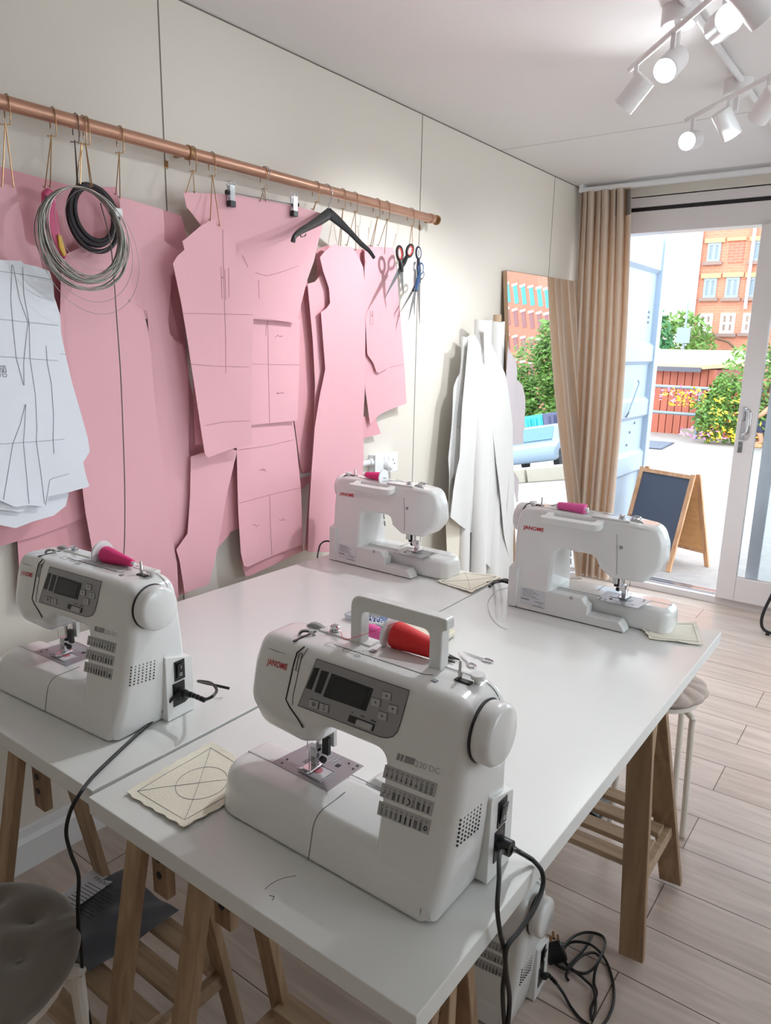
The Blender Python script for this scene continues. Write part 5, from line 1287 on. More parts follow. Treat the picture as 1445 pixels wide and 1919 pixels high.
sl_ = stool(0, 0, .50, .178, .095, 'grey velvet button-tufted stool in the lower left corner', m_velvet, m_whitemetal, 0, btn=[(.0, .0), (.095, .02), (.04, .09), (-.055, .085), (.06, -.085), (-.05, -.09), (-.11, 0)], cx=-1.222, cy=.452, legr=.014, rot=.2)
sr_ = stool(0, 0, .50, .155, .055, 'beige tufted round stool with white legs under the right edge of the table', m_cush, m_whitemetal, 14, cx=-.583, cy=2.32, legr=.010, rot=-1.19)

# black chair foot at the right edge
cl = on(1445, 1190, 'z', .01)
ccb = empty('cantilever_chair', (cl.x+.15, cl.y, 0)); c0 = Vector(ccb.location)
pts = [on(1462, 1080, 'y', cl.y), on(1448, 1112, 'y', cl.y), on(1432, 1145, 'y', cl.y), on(1427, 1166, 'y', cl.y), on(1432, 1180, 'y', cl.y), on(1450, 1190, 'y', cl.y), on(1480, 1200, 'y', cl.y)]
pts = [Vector((p.x, p.y, max(p.z, .02))) for p in pts]
MB().tube([p-c0 for p in catmull(pts+[pts[-1]+Vector((.35, 0, 0))], 6)], .0085, 10).build('frame', m_black, ccb)
MB().lathe([(0, 0), (.010, 0), (.010, .012), (0, .014)], on(1438, 1190, 'z', .0)-c0).build('glide', m_black, ccb)
MB().box((-.02, -.02, .40), (.38, .36, .46)).build('seat', m_velvet, ccb, bevel=.02)
tp0 = pts[0]-c0
MB().tube([tp0, Vector((0, 0, .42))], .0085, 10).build('front_upright', m_black, ccb)
tag(ccb, 'black bent metal chair leg at the right edge by the patio door', 'chair')

# black foot pedal under the table
fpd = MB().prism([(0, 0, 0), (.09, 0, 0), (.09, 0, .02), (0, 0, .05)], (0, .12, 0)).build('foot_pedal', m_black, smooth=False, bevel=.005)
q = on(1105, 1526, 'z', 0); fpd.location = (q.x-.05, q.y-.03, 0); tag(fpd, 'black foot pedal on the floor behind the far trestle', 'foot pedal')

# bag and page on the left trestle shelf
zs_ = .2605
bagc = [(140, 1672), (222, 1632), (338, 1712), (290, 1745), (150, 1842), (20, 1760)]
bp = [on(x, y, 'z', zs_) for x, y in ((232, 1640), (336, 1716), (168, 1830), (60, 1725))]
cc_ = sum(bp, Vector())/4; bag = empty('plastic_bag', cc_)
qm = quad_map([p-cc_ for p in bp])
MB().grid(lambda u, v: qm(u, v)+Vector((0, 0, .012+.006*math.sin(6*u+1)*math.cos(5*v)+.0015*math.sin(17*u+11*v))), 40, 40).build('bag_film', m_bag, bag, solid=.001, ang=80)
MB().grid(lambda u, v: qm(.08+.84*u, .42+.5*v)+Vector((0, 0, .004+.004*math.sin(5*u)*math.cos(4*v))), 20, 20).build('folded_cloth', mat('navy_cloth', (44, 46, 64), .9, var=.3, scale=9), bag, solid=.002, ang=80)
tag(bag, 'dark translucent plastic bag lying on the shelf of the left trestle', 'plastic bag')
pgp = [on(x, y, 'z', zs_+.027) for x, y in ((178, 1632), (270, 1690), (170, 1755), (92, 1690))]
cc_ = sum(pgp, Vector())/4; page = empty('printed_page', cc_)
qm2 = quad_map([p-cc_ for p in pgp])
# page slides out from under the bag film at its upper left
pgc = [on(x, y, 'z', .2675) for x, y in ((178, 1632), (215, 1655), (135, 1712), (100, 1692))]
cc_ = sum(pgc, Vector())/4; page.location = cc_
qp = quad_map([p-cc_ for p in pgc])
MB().grid(lambda u, v: qp(u, v)+Vector((0, 0, .008)), 6, 6).build('sheet', m_white_print, page, solid=.0006)
tag(page, 'white printed page sticking out of the dark bag on the trestle shelf', 'paper')
wt = MB(); A_ = on(174, 1647, 'z', .2765+.004)-cc_; B_ = on(212, 1668, 'z', .2765+.004)-cc_
D_ = (B_-A_).normalized(); E_ = Vector((-D_.y, D_.x, 0))
text_mesh('FRENCH SEAMS', .016, lambda u, v: A_+D_*u+E_*v+Vector((0, 0, 0)), wt, spacing=1.1)
for j in range(9):
    s_ = A_-E_*(.014+.009*j); wt.tube([s_, s_+D_*(.10 if j % 3 else .085)], .0007, 4)
wt.build('print', m_dark, page, smooth=False)

# ================================================================== CEILING LIGHTS
LIGHTS = []
def spot_fixture(base, bar_a, bar_b, heads, label):
    """base (x, y) on the ceiling; bar ends (x, y) ; heads = (t along bar, target dir, lit, watt)"""
    root = empty('ceiling_spotlight', (base[0], base[1], ZC)); zb_ = -.105
    MB().lathe([(0, 0), (.05, 0), (.05, -.045), (.046, -.05), (0, -.05)], (0, 0, 0)).build('ceiling_rose', m_lampw, root)
    a = Vector((bar_a[0]-base[0], bar_a[1]-base[1], zb_)); b = Vector((bar_b[0]-base[0], bar_b[1]-base[1], zb_))
    MB().tube([a, b], .0085, 12).build('bar', m_lampw, root)
    MB().box((-.008, -.008, zb_), (.008, .008, -.045)).build('stem', m_lampw, root)
    for t, d, lit, E in heads:
        p = a.lerp(b, t); d = Vector(d).normalized()
        MB().box(p+Vector((-.006, -.006, -.055)), p+Vector((.006, .006, 0))).build('head_stem', m_lampw, root)
        c = p+Vector((0, 0, -.085))
        hd = MB().lathe([(0, -.050), (.030, -.050), (.034, -.047), (.034, .050), (.032, .0505), (.031, .044), (0, .044)], c, d, 32).build('lamp_head', m_lampw, root)
        if lit: MB().lathe([(0, .0445), (.0235, .0445), (.0245, .0465), (0, .048)], c, d, 24).build('lens', m_lampon, hd)
        if lit and E:
            ld = bpy.data.lights.new('spot', 'SPOT'); ld.energy = E; ld.spot_size = math.radians(96); ld.spot_blend = .8; ld.color = (.92, .96, 1); ld.shadow_soft_size = .03
            lo = bpy.data.objects.new('bulb_light', ld); COL.objects.link(lo); lo.parent = hd
            lo.location = c+d*.06; lo.rotation_mode = 'QUATERNION'; lo.rotation_quaternion = d.to_track_quat('-Z', 'Y')
            LIGHTS.append(lo)
    tag(root, label, 'ceiling light', 'white bar spotlights on the ceiling'); return root
b1 = on(1275, 12, 'z', ZC); b2 = on(1385, 150, 'z', ZC)
zbz = ZC-.105
def bz(px, py): p = on(px, py, 'z', zbz); return (p.x, p.y)
SE = 34
spot_fixture((b1.x, b1.y), bz(1180, 130), bz(1420, -78), [(.08, (-.73, .07, -.76), True, SE), (.43, (-.05, -.76, -.51), True, SE), (.82, (.45, -.82, -.15), True, SE*.18), (.99, (.6, .6, -.7), True, SE)], 'white four-head bar spotlight nearest the camera')
spot_fixture((b2.x, b2.y), bz(1287, 225), bz(1530, 98), [(.07, (-.03, -.90, -.24), True, SE*.6), (.39, (.42, .43, -.82), True, SE), (.70, (-.5, .4, -.6), True, SE), (.97, (.6, -.4, .25), True, SE)], 'white four-head bar spotlight nearer the patio door')  # last head is out of frame, added and turned up to light the ceiling
spot_fixture((b1.x, .75), (b1.x-.18, .95), (b1.x+.25, .5), [(.05, (-.5, .8, -.42), True, SE*.12), (.4, (.3, -.8, -.45), True, SE*.12), (.7, (.6, .7, -.42), True, SE*.12), (.95, (.6, -.3, -.6), True, SE*.12)], 'added unseen white four-head bar spotlight above the camera')  # extra fixture out of view, added to brighten the room
cdt = MB().cyl((b1.x+.03, -.5, ZC-.012), (b1.x+.03, b2.y+1.2, ZC-.012), .011, n=16); o = cdt.build('conduit', m_lampw); tag(o, 'white round conduit along the ceiling joining the spotlights', 'conduit')

# ================================================================== OUTSIDE
GZ = -.12
struct(MB().box((-150, YD+.12, GZ-.3), (220, 300, GZ)).build('ground', m_gravel, smooth=False))
# open container door
cdx = -1.93
cdo = empty('container_door', (cdx, YD+.2, GZ+.05)); L0_ = Vector(cdo.location)
yA, yB_ = YD+.22, 6.42
MB().box((cdx-.03, yA, 0), (cdx-.012, yB_, 2.42)).build('door_skin', m_contw, smooth=False).parent = cdo
cdo.children[0].matrix_parent_inverse = Matrix.Translation(-L0_)
rb = MB()
for z0_, z1_ in ((.0, .16), (.52, .72), (.98, 1.16), (1.42, 1.60), (2.14, 2.42)):
    rb.prism([(cdx-.012, yA, z0_), (cdx+.02, yA, z0_+.03), (cdx+.02, yA, z1_-.03), (cdx-.012, yA, z1_)], (0, yB_-yA-.10, 0))
o = rb.build('pressed_rib', m_contw, cdo, smooth=False); o.matrix_parent_inverse = Matrix.Translation(-L0_)
rb = MB().box((cdx-.03, yB_-.10, 0), (cdx+.035, yB_-.0, 2.42)).box((cdx-.03, yB_, .0), (cdx+.015, yB_+.07, 2.40))
o = rb.build('edge_post', m_contw, cdo, smooth=False, bevel=.004); o.matrix_parent_inverse = Matrix.Translation(-L0_)
rb = MB().tube([(cdx+.03, 5.75, 1.02), (cdx+.05, 5.75, 1.06), (cdx+.05, 5.95, 1.28), (cdx+.03, 5.97, 1.3)], .008)
for y, z in ((6.25, 2.30), (6.28, 2.22), (6.24, 2.16), (6.2, 1.84), (6.2, 1.80), (6.2, 1.76), (6.0, .88), (5.95, .78), (6.1, .95)): rb.lathe([(0, 0), (.010, 0), (.010, .01), (0, .012)], (cdx-.012, y, z), (1, 0, 0), 10)
o = rb.build('door_hardware', m_galv, cdo); o.matrix_parent_inverse = Matrix.Translation(-L0_)
for ch_ in cdo.children: ch_.matrix_parent_inverse = Matrix.Translation(-L0_)
tag(cdo, 'white painted steel container door standing open outside', 'container door')
# threshold slab of the container
struct(MB().box((-2.1, YD+.11, GZ), (1.6, YD+.30, -.03)).build('trim_7', m_contw, smooth=False))

# sandwich board
bf = on(1252, 1072, 'z', GZ); bb_ = on(1325, 1062, 'z', GZ)
bfl = bf+Vector((-.43, .13, 0)); bbl = bb_+Vector((-.43, .13, 0))
tr1 = on(1300, 890, 'y', 5.86); tl1 = tr1+Vector((-.43, .13, 0))
hz_ = tr1.z
sb = empty('sandwich_board', (bf+bb_+bfl+bbl)/4); S0 = Vector(sb.location)
def stile(a, b, nm, m, w=.035, t_=.02):
    d = (b-a).normalized(); sd_ = Vector((-.957, .289, 0)); return MB().beam(a-S0, b-S0, w, t_, sd_).build(nm, m, sb, smooth=False, bevel=.002)
top_r = Vector((tr1.x, tr1.y, hz_)); top_l = Vector((tl1.x, tl1.y, hz_)); rear = Vector((.02, .06, 0))
stile(bf, top_r, 'leg', m_boardwood); stile(bfl, top_l, 'leg', m_boardwood)
stile(bb_, top_r+rear, 'leg', m_boardwood); stile(bbl, top_l+rear, 'leg', m_boardwood)
def pt(a, b, t): return a.lerp(b, t)
for a, b, c, d in ((bf, top_r, bfl, top_l),):
    p1, p2, p3, p4 = pt(a, b, .13), pt(a, b, .97), pt(c, d, .97), pt(c, d, .13); nn = (p2-p1).cross(p4-p1).normalized()*.006
    MB().prism([p-S0-nn for p in (p1, p2, p3, p4)], nn*1.2).build('chalkboard', m_chalk, sb, smooth=False)
    MB().beam(p1-S0, p4-S0, .03, .022, (0, .3, 1)).build('cross_rail', m_boardwood, sb, smooth=False); MB().beam(p2-S0, p3-S0, .03, .022, (0, .3, 1)).build('cross_rail', m_boardwood, sb, smooth=False)
a, b, c, d = bb_, top_r+rear, bbl, top_l+rear
p1, p2, p3, p4 = pt(a, b, .16), pt(a, b, .97), pt(c, d, .97), pt(c, d, .16); nn = (p2-p1).cross(p4-p1).normalized()*.006
MB().prism([p-S0 for p in (p1, p2, p3, p4)], nn).build('rear_board', m_ply, sb, smooth=False)
MB().beam(p1-S0, p4-S0, .03, .022, (0, .3, 1)).build('cross_rail', m_boardwood, sb, smooth=False)
tag(sb, 'blank sandwich board with dark chalk panel and pine frame on the gravel', 'sign board')

# drain grate
ga = [on(*p, 'z', GZ+.01) for p in ((1195, 838), (1215, 826), (1264, 830), (1240, 842))]
o = MB().prism(ga, (0, 0, .01)).build('drain_grate', mat('grate_steel', (96, 104, 124), .5, metal=.4), smooth=False)
gb = MB(); qg = quad_map([p+Vector((0, 0, .011)) for p in ga])
for k in range(9): gb.beam(qg(.05+.11*k, .05), qg(.05+.11*k, .95), .05, .012, (1, 0, 0))
gb.build('grate_bars', m_galv, o, smooth=False); tag(o, 'grey steel drain grate set in the yard by the container door', 'drain grate')

# railing
YR = 14.95
rlg = empty('metal_railing', on(1308, 825, 'z', GZ)); R0_ = Vector(rlg.location)
za = on(1300, 728, 'y', YR).z; zb2 = on(1300, 778, 'y', YR).z
for z_ in (za, zb2): MB().tube([Vector((-6.5, YR, z_+.03))-R0_, Vector((2, YR, z_-.03))-R0_], .032, 10).build('rail', m_galv, rlg)
for x_ in (on(1308, 780, 'y', YR).x, on(1308, 780, 'y', YR).x-2.4, on(1308, 780, 'y', YR).x+2.4): MB().tube([Vector((x_, YR, GZ))-R0_, Vector((x_, YR, za))-R0_], .035, 10).build('post', m_galv, rlg)
tag(rlg, 'galvanised two-rail tubular railing in front of the red shed', 'railing')

# red timber shed
YS = 15.6
p0 = on(1190, 690, 'y', YS); p1 = on(1310, 694, 'y', YS); sh_ = empty('timber_shed', (p1.x, YS, GZ)); S1 = Vector(sh_.location)
mb = MB(); x = p0.x-1.0
while x < p1.x+.2: mb.box(Vector((x, YS, GZ))-S1, Vector((x+.13, YS+.05, p0.z+.02))-S1); x += .145
mb.build('cladding', m_fence, sh_, smooth=False)
mb = MB(); mb.box(Vector((p1.x+.2, YS+.0, GZ))-S1, Vector((p1.x+3.0, YS+1.5, p1.z-.35))-S1); mb.build('side_wall', mat('brick_red_render', (196, 110, 88), .9, var=.15, scale=2), sh_, smooth=False)
mb = MB().box(Vector((p0.x-1.0, YS+.06, GZ))-S1, Vector((p1.x+.2, YS+4, p0.z))-S1); mb.build('shed_body', m_fence, sh_, smooth=False)
rfz0 = p0.z+.03; rfz1 = on(1230, 660, 'y', YS+4).z
mb = MB().add([Vector(v)-S1 for v in ((p0.x-1.2, YS-.25, rfz0), (p1.x+.15, YS-.25, rfz0), (p1.x+2.6, YS+4, rfz1), (p0.x-1.2, YS+4, rfz1), (p0.x-1.2, YS-.25, rfz0+.08), (p1.x+.15, YS-.25, rfz0+.08), (p1.x+2.6, YS+4, rfz1+.08), (p0.x-1.2, YS+4, rfz1+.08))], [(0,3,2,1),(4,5,6,7),(0,1,5,4),(1,2,6,5),(2,3,7,6),(3,0,4,7)])
mb.build('roof', m_roof, sh_, smooth=False)
mb = MB(); mb.box(Vector((p0.x-1.2, YS-.29, rfz0-.06))-S1, Vector((p1.x+.1, YS-.24, rfz0+.03))-S1); mb.build('gutter', mat('dark_gutter', (96, 96, 108), .6), sh_, smooth=False)
tag(sh_, 'low red timber shed with cream sheet roof across the yard', 'shed')

# brick mill straight ahead
YM = 30.0
bl = on(1311, 440, 'y', YM); bz0 = GZ
mill = empty('brick_building', (bl.x, YM, GZ)); B0 = Vector(mill.location)
xl = on(1290, 650, 'y', YM).x; xl = (xl+bl.x)/2
MB().box((xl-B0.x, 0, 0), (-1.5-B0.x, 9, 19)).build('brick_wall', m_brick, mill, smooth=False)
def window(px0, py0, px1, py1, style, Y=YM, parent=mill, P0=B0, fn=on):
    a = on(px0, py0, 'y', Y)-P0; b = on(px1, py1, 'y', Y)-P0; w = b.x-a.x; h_ = a.z-b.z
    f = MB()
    m_ = .09 if style != 2 else .10
    f.box((a.x, -.06, b.z), (b.x, 0, b.z+m_)).box((a.x, -.06, a.z-m_), (b.x, 0, a.z)).box((a.x, -.06, b.z+m_), (a.x+m_, 0, a.z-m_)).box((b.x-m_, -.06, b.z+m_), (b.x, 0, a.z-m_))
    mc = (a.x+b.x)/2; f.box((mc-m_*.6, -.05, b.z+m_), (mc+m_*.6, -.006, a.z-m_))
    if style == 2: f.box((a.x+m_, -.045, (a.z+b.z)/2-.04), (mc-m_*.6, -.006, (a.z+b.z)/2+.04)).box((mc+m_*.6, -.045, (a.z+b.z)/2-.04), (b.x-m_, -.006, (a.z+b.z)/2+.04))
    fo = f.build('window_frame', m_pot if style == 2 else mat('pale_window_frame', (150, 164, 174), .5), parent, smooth=False)
    MB().box((a.x+.02, -.035, b.z+.02), (b.x-.02, -.015, a.z-.02)).build('pane', m_glassw if style < 2 else mat('dim_pane', (150, 132, 120), .3), fo, smooth=False)
    if style != 2: MB().box((a.x-.12, -.10, a.z), (b.x+.12, .0, a.z+.16)).build('lintel', m_stone, parent, smooth=False)
    MB().box((a.x-.1, -.14, b.z-.12), (b.x+.1, .0, b.z)).build('window_sill', mat('sill_stone', (150, 128, 120), .8), parent, smooth=False)
for q in ((1328, 456, 1349, 490, 1), (1413, 452, 1440, 488, 1), (1321, 522, 1341, 558, 1), (1362, 520, 1383, 558, 1), (1404, 520, 1428, 557, 1), (1311, 588, 1333, 624, 2), (1352, 587, 1375, 625, 2), (1394, 587, 1418, 624, 2)): window(*q)
a = on(1369, 452, 'y', YM)-B0; b = on(1392, 492, 'y', YM)-B0
MB().box((a.x, -.03, b.z), (b.x, 0, a.z)).build('bricked_up_opening', m_brick2, mill, smooth=False)
MB().box((a.x-.1, -.10, a.z), (b.x+.05, 0, a.z+.12)).box((a.x-.1, -.08, a.z+.55), (b.x+.3, 0, a.z+.65)).build('lintel', m_stone, mill, smooth=False)
dp = MB()
t_ = on(1313, 430, 'y', YM)-B0; dp.tube([(xl-B0.x+.05, -.12, 18), (xl-B0.x+.05, -.12, 0)], .10, 8)
xd = on(1400, 560, 'y', YM).x-B0.x; dp.tube([(xd, -.12, 18), (xd, -.12, 3.2)], .06, 8); dp.build('downpipe', mat('pale_downpipe', (206, 200, 214), .5), mill)
MB().tube([on(1340, 633, 'y', YM-.3)-B0, on(1365, 641, 'y', YM-.3)-B0, on(1385, 660, 'y', YM-.3)-B0], .05, 6).build('cable', m_bark, mill)
tag(mill, 'tall red brick mill building with rows of windows seen through the door', 'building')

# ---- vegetation
def leaf_cloud(c, rx, ry, rz, n, s, seed, mb=None, flat_=0):
    r_ = random.Random(seed); mb = mb or MB()
    for _ in range(n):
        while True:
            x, y, z = r_.uniform(-1, 1), r_.uniform(-1, 1), r_.uniform(-1, 1)
            q = x*x+y*y+z*z
            if q < 1 and q > .25*r_.random(): break
        p = Vector(c)+Vector((x*rx, y*ry, z*rz)); a = Vector((r_.uniform(-1, 1), r_.uniform(-1, 1), r_.uniform(-.6, .8))).normalized(); b = a.orthogonal().normalized()*.6
        k = s*r_.uniform(.6, 1.4)
        mb.add([p-a*k, p+b*k*.7, p+a*k, p-b*k*.7], [(0, 1, 2, 3)])
    return mb
def tree(name, base, h_, blobs, m, label, cat='tree', s=.12, n=500, seed=1, group=None, trunk=.12):
    root = empty(name, base); mb = MB()
    for i, (x, y, z, rx, ry, rz) in enumerate(blobs): leaf_cloud((x, y, z), rx, ry, rz, n, s, seed+i, mb)
    mb.build('foliage', m, root, smooth=False, recalc=False)
    MB().tube([(0, 0, 0), (blobs[0][0]*.4, 0, h_*.5), (blobs[0][0], blobs[0][1], blobs[0][2])], [trunk, trunk*.7, trunk*.4], 8).build('trunk', m_bark, root)
    tag(root, label, cat, group); return root
q = on(1245, 640, 'y', 26); tree('tree', (q.x-.3, 26, GZ), 2.5, [(-.4, 0, q.z-.2, 1.0, .8, 1.6)], m_leafd, 'dark green tree beside the white container door', seed=11, n=1500)
q = on(1272, 640, 'y', 28); tree('tree', (q.x, 28, GZ), 2, [(0, 0, q.z-.1, 1.3, 1, 1.3)], m_leafg, 'bright green tree between the container door and the mill', seed=21, n=1600)
# climbing plant on the railing, shrubs
q = on(1400, 700, 'y', 14.2)
tree('climbing_plant', (q.x, 14.6, GZ), .8, [(0, 0, q.z-GZ-.15, .55, .3, .75), (.75, 0, q.z-GZ+.25, .7, .3, .6), (-.25, 0, .6, .75, .3, .6), (.05, 0, .5, .5, .3, .5)], m_leafg, 'tall leafy climbing plant over the right part of the railing', 'plant', s=.055, n=700, seed=31, trunk=.03)
q = on(1333, 780, 'y', 14.4)
tree('flowering_shrub', (q.x, 14.4, GZ), .4, [(0, 0, .45, .28, .2, .45), (.12, 0, .95, .18, .15, .35)], m_leafg, 'green shrub growing up the railing post', 'plant', s=.05, n=450, seed=41, trunk=.02)
def flowers(px, py, w, h_, n, m, label, seed, Y=14.5, s=.04):
    c = on(px, py, 'y', Y); o = leaf_cloud((0, 0, 0), w, .15, h_, n, s, seed).build('flower_patch', m, smooth=False, recalc=False); o.location = c; tag(o, label, 'flowers', kind='stuff'); return o
flowers(1290, 745, .55, .22, 130, m_leafy, 'yellow flowers along the upper rail', 51)
flowers(1260, 738, .9, .16, 60, m_leafp, 'pink flowers along the upper rail left of the post', 52)
flowers(1352, 815, .6, .14, 110, m_leafy, 'yellow flowers at the foot of the railing', 53, 14.3)
flowers(1318, 812, .5, .12, 40, m_leafp, 'pink flowers at the foot of the railing post', 54, 14.2)
flowers(1380, 770, .5, .4, 90, m_leafy, 'yellow leaves in the climbing plant', 55, 14.0)
# low planter wall and utility box
o = MB().box(on(1275, 805, 'y', 15.2)+Vector((0, 0, -.3)), on(1315, 805, 'y', 15.5)).build('planter', m_conc, smooth=False); o.location.z = 0; tag(o, 'pale stone planter block at the foot of the shed', 'planter')
q = on(1283, 628, 'y', 22)
ub = empty('sign_post', (q.x, 22, GZ)); MB().tube([(0, 0, 0), (0, 0, q.z-GZ+.9)], .03, 8).build('pole', m_galv, ub); MB().box((-.20, -.08, q.z-GZ-.22), (.16, -.02, q.z-GZ+.2)).build('box', m_galv, ub, smooth=False)
tag(ub, 'grey box on a pole in front of the trees', 'utility box')

# ---- person crouching outside, seen through the glass at the right edge
def skin(name, verts, edges, radii, m, parent, root_i=0, lv=2):
    me = bpy.data.meshes.new(name); me.from_pydata([tuple(v) for v in verts], edges, []); o = bpy.data.objects.new(name, me); COL.objects.link(o)
    me.materials.append(m); md = o.modifiers.new('skin', 'SKIN'); md.use_smooth_shade = True
    for i, r_ in enumerate(radii): me.skin_vertices[0].data[i].radius = (r_, r_); me.skin_vertices[0].data[i].use_root = (i == root_i)
    s_ = o.modifiers.new('sub', 'SUBSURF'); s_.levels = lv; s_.render_levels = lv; o.parent = parent; return o
pb_ = on(1428, 838, 'z', GZ); per = empty('person', (pb_.x+.12, pb_.y, GZ))
m_skin = mat('skin_tone', (222, 160, 128), .6); m_navy = mat('navy_clothing', (52, 58, 84), .85, var=.1); m_hair = mat('brown_hair', (96, 66, 50), .7)
Vp = [(.22, 0, .36), (.16, 0, .52), (.06, 0, .68), (-.02, 0, .80), (-.05, 0, .88), (-.08, 0, .95),            # pelvis..head
      (.0, .17, .76), (-.16, .2, .60), (-.26, .14, .50), (.0, -.17, .76), (-.16, -.2, .60), (-.26, -.14, .50),    # arms
      (.18, .10, .36), (-.22, .13, .44), (-.12, .13, .10), (-.30, .13, .035), (.18, -.10, .36), (-.22, -.13, .44), (-.12, -.13, .10), (-.30, -.13, .035), (-.10, 0, 1.03)]
Ve = [(0, 1), (1, 2), (2, 3), (3, 4), (4, 5), (5, 20), (3, 6), (6, 7), (7, 8), (3, 9), (9, 10), (10, 11), (0, 12), (12, 13), (13, 14), (14, 15), (0, 16), (16, 17), (17, 18), (18, 19)]
Vr = [.15, .14, .15, .12, .05, .09, .06, .042, .03, .06, .042, .03, .10, .07, .045, .035, .10, .07, .045, .035, .085]
skin('body', Vp, Ve, Vr, m_skin, per)
skin('top', Vp[:4]+[Vp[6], Vp[9]], [(0, 1), (1, 2), (2, 3), (3, 4), (3, 5)], [.165, .155, .165, .13, .08, .08], m_navy, per)
skin('trousers', [Vp[0], Vp[12], (-.20, .13, .445), (-.15, .13, .24), Vp[16], (-.20, -.13, .445), (-.15, -.13, .24)], [(0, 1), (1, 2), (2, 3), (0, 4), (4, 5), (5, 6)], [.165, .115, .09, .07, .115, .09, .07], m_navy, per)
MB().lathe([(0, .04), (.075, .04), (.10, -.02), (.095, -.08), (.02, -.10)], (-.06, 0, 1.05), (0, 0, 1), 20).build('hair', m_hair, per)
for s_ in (-1, 1): MB().box((-.37, .13*s_-.045, 0), (-.10, .13*s_+.045, .07)).build('shoe', mat('tan_shoe', (216, 170, 120), .6), per, bevel=.02)
tag(per, 'person in dark clothes crouching outside, partly cut off at the right edge', 'person')

# ---- what the mirror shows: yard, cars, containers, tree and a second brick building
YF = 75.0
def rz_(px, py): return refl(px, py, 'y', YF)
fx0 = rz_(940, 600).x-6; fx1 = rz_(1073, 600).x+20
b2_ = empty('brick_building', (fx0, YF, GZ)); Q0 = Vector(b2_.location)
MB().box((0, 0, 0), (fx1-fx0, 9, 42)).build('brick_wall', m_brick2, b2_, smooth=False)
for row, (pya, pyb, cyan) in enumerate(((533, 567, 1), (580, 610, 0), (630, 655, 0), (675, 700, 0))):
    pys = [(pya, pyb)]
    for px_ in (952, 967, 982, 997, 1012, 1026, 1040, 1054):
        sh_y = (px_-950)*.13; pm_ = (pya+pyb)/2+sh_y; A0 = rz_(px_-3.6, pm_); B0_ = rz_(px_+3.6, pm_); A0.z = rz_(px_, pya+sh_y).z; B0_.z = rz_(px_, pyb+sh_y).z
        x0_, x1_ = sorted((A0.x, B0_.x)); z0_, z1_ = sorted((A0.z, B0_.z))
        x0_ -= Q0.x; x1_ -= Q0.x; z0_ -= Q0.z; z1_ -= Q0.z
        fo = MB().box((x0_, -.05, z0_), (x1_, .0, z1_)).build('window_pane', m_cyanw if cyan else mat('dim_red_pane', (140, 96, 100), .3), b2_, smooth=False)
        MB().box((x0_-.15, -.10, z1_), (x1_+.15, 0, z1_+.3)).build('lintel', mat('pale_lintel', (206, 190, 180), .8), b2_, smooth=False)
tag(b2_, 'long red brick building reflected in the leaning mirror', 'building')
q = refl(1000, 700, 'y', 44); base = (q.x, 44, GZ)
zt_ = refl(1000, 600, 'y', 44).z-GZ
tree('tree', base, 3, [(0, 0, zt_*.46, 2.6, 1.4, zt_*.42), (-1.6, 0, zt_*.58, 1.3, 1, zt_*.42), (1.3, 0, zt_*.36, 1.6, 1, zt_*.30)], m_leafg, 'broad bright green tree reflected in the mirror', s=.24, n=1500, seed=61)
YCn = 31.0
def cont(px0, px1, m, label, doors=True):
    a = refl(px0, 800, 'y', YCn).x; b = refl(px1, 800, 'y', YCn).x; x0_, x1_ = sorted((a, b)); zt = refl(1020, 775, 'y', YCn).z
    root = empty('shipping_container', (x0_, YCn, GZ)); w = x1_-x0_
    MB().box((0, 0, 0), (w, 5.5, zt-GZ)).build('container_body', m, root, smooth=False, bevel=.03)
    mb = MB()
    for k in range(4): mb.box((.08+k*w/4, -.05, .15), (.08+k*w/4+w/4-.14, 0, zt-GZ-.15))
    mb.build('corrugation', m, root, smooth=False)
    mb = MB()
    for k in (.3, .45, .6, .75): mb.tube([(w*k, -.09, .15), (w*k, -.09, zt-GZ-.15)], .03, 8)
    mb.build('lock_rod', m, root); tag(root, label, 'container', 'shipping containers reflected in the mirror')
cont(982, 1018, m_contc, 'turquoise shipping container reflected in the mirror')
cont(1019, 1075, m_contn, 'slate blue shipping container reflected in the mirror')
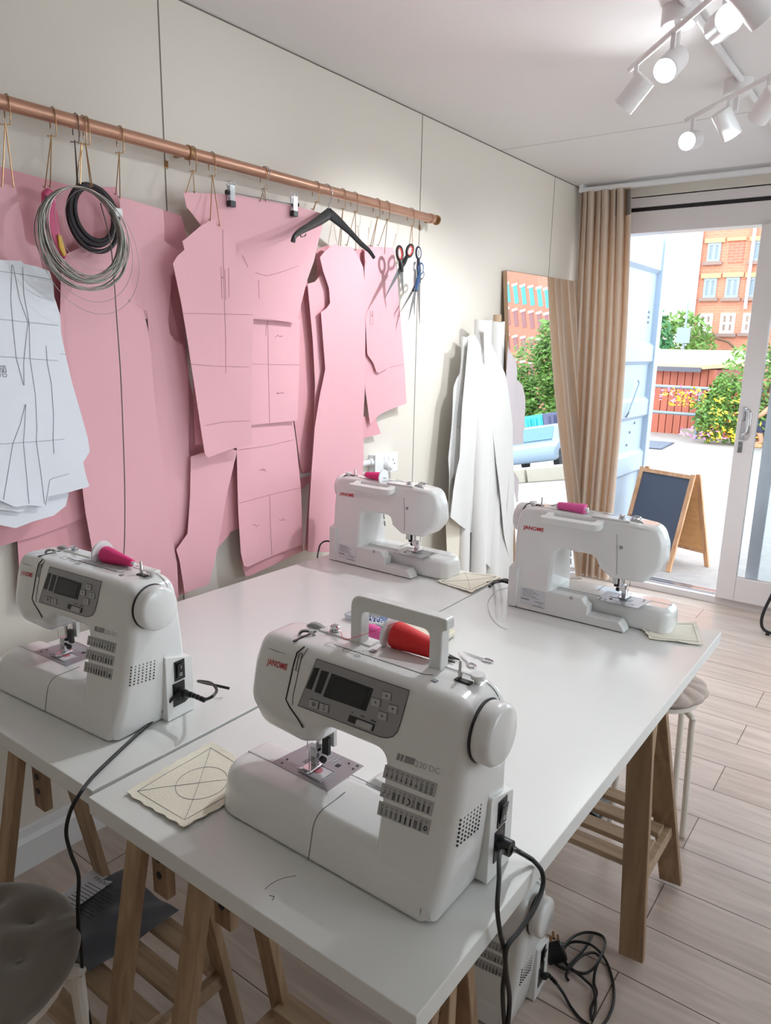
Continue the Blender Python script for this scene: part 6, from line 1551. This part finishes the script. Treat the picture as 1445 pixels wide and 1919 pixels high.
def car(px, py, L_, h_, m, label, flip=1):
    c = refl(px, py, 'z', GZ); Y = c.y if py > 878 else c.y+3.0; root = empty('parked_car', (c.x, Y, GZ), 1.15)
    prof = round_poly([(-L_/2, .32, .1), (-L_/2, .72, .15), (-L_*.30, .86, .3), (-L_*.14, h_-.03, .25), (L_*.20, h_, .3), (L_*.38, .92, .2), (L_/2, .84, .15), (L_/2, .32, .1)], 5)
    MB().prism([(flip*p.x, -.82, p.y) for p in prof], (0, 1.64, 0)).build('car_body', m, root, bevel=.09, seg=3)
    gl_ = [(-L_*.26, .90), (-L_*.13, h_-.10), (L_*.18, h_-.08), (L_*.32, .92)]
    MB().prism([(flip*x, -.835, z) for x, z in gl_], (0, .012, 0)).prism([(flip*x, .823, z) for x, z in gl_], (0, .012, 0)).build('side_glass', m_carglass, root, smooth=False)
    ws = [(-L_*.285, .90), (-L_*.155, h_-.07), (-L_*.145, h_-.07), (-L_*.275, .90)]
    MB().prism([(flip*x-.035, -.62, z) for x, z in ws], (0, 1.24, 0)).build('windscreen', m_carglass, root, smooth=False)
    for sx_ in (-.31, .31):
        for sy_ in (-.80, .66): MB().cyl((flip*L_*sx_, sy_, .31), (flip*L_*sx_, sy_+.16, .31), .31, n=24).build('wheel', m_tyre, root)
    tag(root, label, 'car', 'parked cars reflected in the mirror')
car(1015, 881, 3.7, 1.32, m_car, 'silver blue car reflected in the mirror, in front of the taller white car')
car(1066, 872, 4.1, 1.75, m_carw, 'taller white car reflected behind the silver blue one')
for k in range(4):
    q = refl(985, 905, 'z', GZ); xc = q.x-2.4+1.6*k
    o = MB().box((xc-.78, q.y, GZ), (xc+.75, q.y+.6, GZ+.33)).build('concrete_block', m_conc, smooth=False, bevel=.03); tag(o, 'pale concrete barrier block reflected in the mirror, in front of the cars', 'concrete block', 'row of concrete blocks in the yard')

# ================================================================== LIGHT
w = bpy.data.worlds.new('world'); sc.world = w; w.use_nodes = True
nt = w.node_tree; bg = nt.nodes['Background']
tc = nt.nodes.new('ShaderNodeTexCoord'); sp = nt.nodes.new('ShaderNodeSeparateXYZ'); cr = nt.nodes.new('ShaderNodeValToRGB')
nt.links.new(tc.outputs['Generated'], sp.inputs[0]); nt.links.new(sp.outputs[2], cr.inputs[0]); nt.links.new(cr.outputs[0], bg.inputs[0])
cr.color_ramp.elements[0].position = 0; cr.color_ramp.elements[0].color = (.96, .98, 1, 1)
cr.color_ramp.elements[1].position = .8; cr.color_ramp.elements[1].color = (.80, .91, 1, 1)
bg.inputs['Strength'].default_value = 2.6

sc.view_settings.view_transform = 'Standard'; sc.view_settings.look = 'None'; sc.view_settings.gamma = 1; sc.view_settings.use_curve_mapping = False
sc.view_settings.exposure = 0.7
